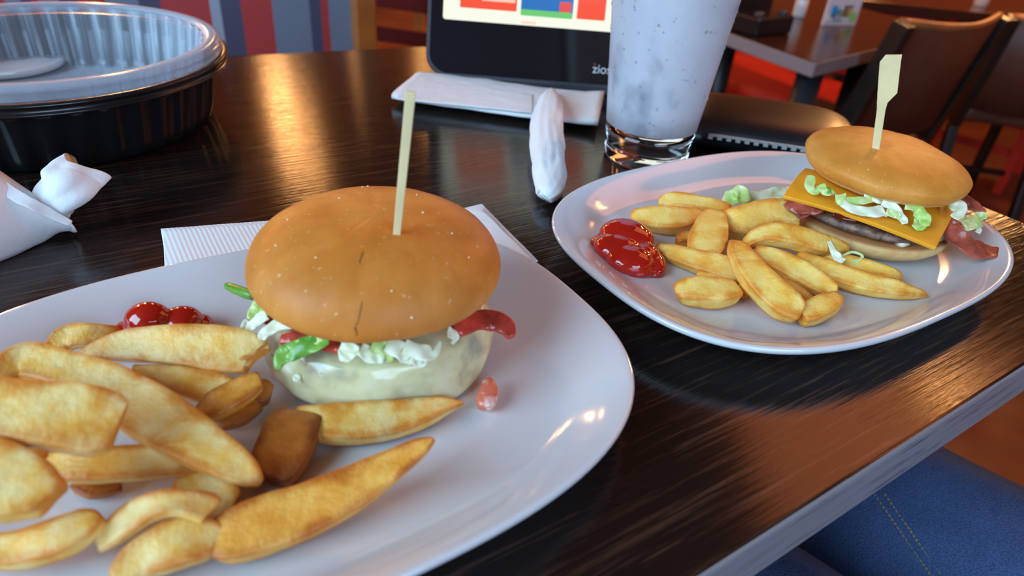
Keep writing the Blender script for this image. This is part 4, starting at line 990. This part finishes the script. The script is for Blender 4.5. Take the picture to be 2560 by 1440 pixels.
def chair(pl, pr, label, zt, panel_mat, wood, seat_mat, lean=.10, depth=.42):
    """backrest seen from behind, between the post tops pl (left) and pr (right)"""
    ax = (pr-pl); ax.z = 0; Wd = ax.length; ax.normalize(); fw = V(-ax.y, ax.x, 0); m0 = (pl+pr)/2
    e = empty('dining_chair', V(m0.x, m0.y, 0), label, 'chair', 'dining chairs of the restaurant')
    bl_, br_ = V(pl.x, pl.y, 0), V(pr.x, pr.y, 0)
    for b0 in (bl_, br_):
        s = .46; obj('post', *bar(b0+fw*lean*.9+Z*(s-.06), b0+Z*zt, .034, .048, fw), wood, e, smooth=False, bevel=.004)
        obj('leg', *bar(b0+fw*(lean*.9)+Z*(s-.06), b0-fw*.02+Z*.0, .034, .04, fw), wood, e, smooth=False, bevel=.004)
        obj('leg', *bar(b0+fw*depth+Z*(s-.06), b0+fw*(depth+.01)+Z*.0, .034, .034, fw), wood, e, smooth=False, bevel=.004)
    # curved upholstered back
    rings = []; n = 16
    for k in range(n+1):
        u = k/n; bow = fw*(-.045*math.sin(PI*u)); r = []
        dz = -.012*math.sin(PI*u)
        for (zz, f_, t_) in ((zt-.32, .62, .0), (zt-.16, .35, .0), (zt-.01+dz, .02, .0), (zt+dz, .02, .012), (zt-.01+dz, .02, .025), (zt-.16, .35, .03), (zt-.32, .62, .03)):
            r.append(bl_+ax*(Wd*u)+bow+fw*(lean*.9*f_+t_)+Z*zz)
        rings.append(r)
    o = obj('backrest', *loft(rings), panel_mat, e)
    o2 = obj('top_rail', *tube([bl_+ax*(Wd*k/n)+fw*(-.045*math.sin(PI*k/n)+.012)+Z*(zt-.012*math.sin(PI*k/n)) for k in range(n+1)], .011, 8), M['tan_wood'], e)
    obj('seat', *box(m0-Z*(m0.z)+fw*(depth/2+.05)+Z*.45, ax, fw, Z, Wd*.98, depth, .06), seat_mat, e, smooth=False, bevel=.02)
    obj('stretcher', *bar(bl_+fw*(depth*.5)+Z*.2, br_+fw*(depth*.5)+Z*.2, .02, .02, fw), wood, e, smooth=False)
    return e
chair(at(2262, 58, -.075), at(2508, 42, -.075), 'brown leather chair with dark posts, just behind the far burger pick', T-.075, M['brown_leather'], M['dark_wood'], M['brown_leather'])
chair(at(2535, 42, -.13), at(2790, 70, -.13), 'brown leather chair cut by the right picture edge', T-.13, M['brown_leather'], M['dark_wood'], M['brown_leather'])
# red ladder-back chairs seen through and beyond
def ladder(c, ax, label, zt=.80, mat=None, w=.40):
    mat = mat or M['bright_red']; fw = V(-ax.y, ax.x, 0); e = empty('ladder_back_chair', V(c.x, c.y, 0), label, 'chair', 'red ladder-back chairs')
    for s in (-1, 1):
        b0 = V(c.x, c.y, 0)+ax*(s*w/2); obj('post', *bar(b0, b0+Z*zt-fw*.05, .035, .035, fw), mat, e, smooth=False); obj('leg', *bar(b0+fw*.38, b0+fw*.38+Z*.44, .035, .035, fw), mat, e, smooth=False)
    for z in (zt-.24, zt-.14, zt-.03): obj('rung', *bar(V(c.x, c.y, z)-ax*w/2-fw*.03, V(c.x, c.y, z)+ax*w/2-fw*.03, .02, .045, Z), mat, e, smooth=False)
    obj('seat', *box(V(c.x, c.y, .45)+fw*.2, ax, fw, Z, w, .40, .045), mat, e, smooth=False, bevel=.01)
    for z in (.18, .30): obj('stretcher', *bar(V(c.x, c.y, z)-ax*w/2, V(c.x, c.y, z)+ax*w/2, .02, .03, Z), mat, e, smooth=False)
g = at(2470, 230, -.52); ladder(V(g.x, g.y, 0), V(.75, -.66, 0), 'bright red ladder-back chair seen between the two brown chairs', .70)
g = at(2170, 170, -.45); ladder(V(g.x, g.y, 0), V(.95, -.3, 0), 'bright red ladder-back chair beyond the neighbouring table corner', .70)
g = at(1000, 40, -.25); ladder(V(g.x-.05, g.y, 0), V(.98, -.2, 0), 'maroon wooden chair between the orange post and the tablet', .86, M['maroon'], .36)
g = at(1110, 40, -.30); ladder(V(g.x+.05, g.y+.3, 0), V(1, 0, 0), 'orange-brown wooden chair half hidden behind the tablet', .86, M['orange_wood'], .36)
# second neighbouring table at the top right
K2 = at(2290, 14, -.17); K3 = at(2560, 42, -.17); d2 = (K3-K2).normalized(); d3 = V(-d2.y, d2.x, 0)
c = K2+d2*.5+d3*.4
e = empty('cafe_table', V(c.x, c.y, 0), 'dark table at the top right corner behind the brown chairs', 'table')
obj('tabletop', *box(V(c.x, c.y, T-.17-.02), d2, d3, Z, 1.5, .8, .04), M['bgtable'], e, smooth=False, bevel=.003)
for s in (-1, 1): obj('leg', *lathe([(.035, 0), (.035, T-.21)], V(c.x, c.y, 0)+d2*(.55*s), 16), M['black_metal'], e)
g = at(2450, 14, -.17)
o = obj('drinking_cup', *lathe([(.025, 0), (.026, .002), (.034, .11), (.032, .11), (.024, .004), (.001, .004)], V(g.x, g.y, T-.17), 24), plain('pale cup', (.55, .42, .36), .3)); tag(o, 'pale cup on the dark table at the top right', 'cup')
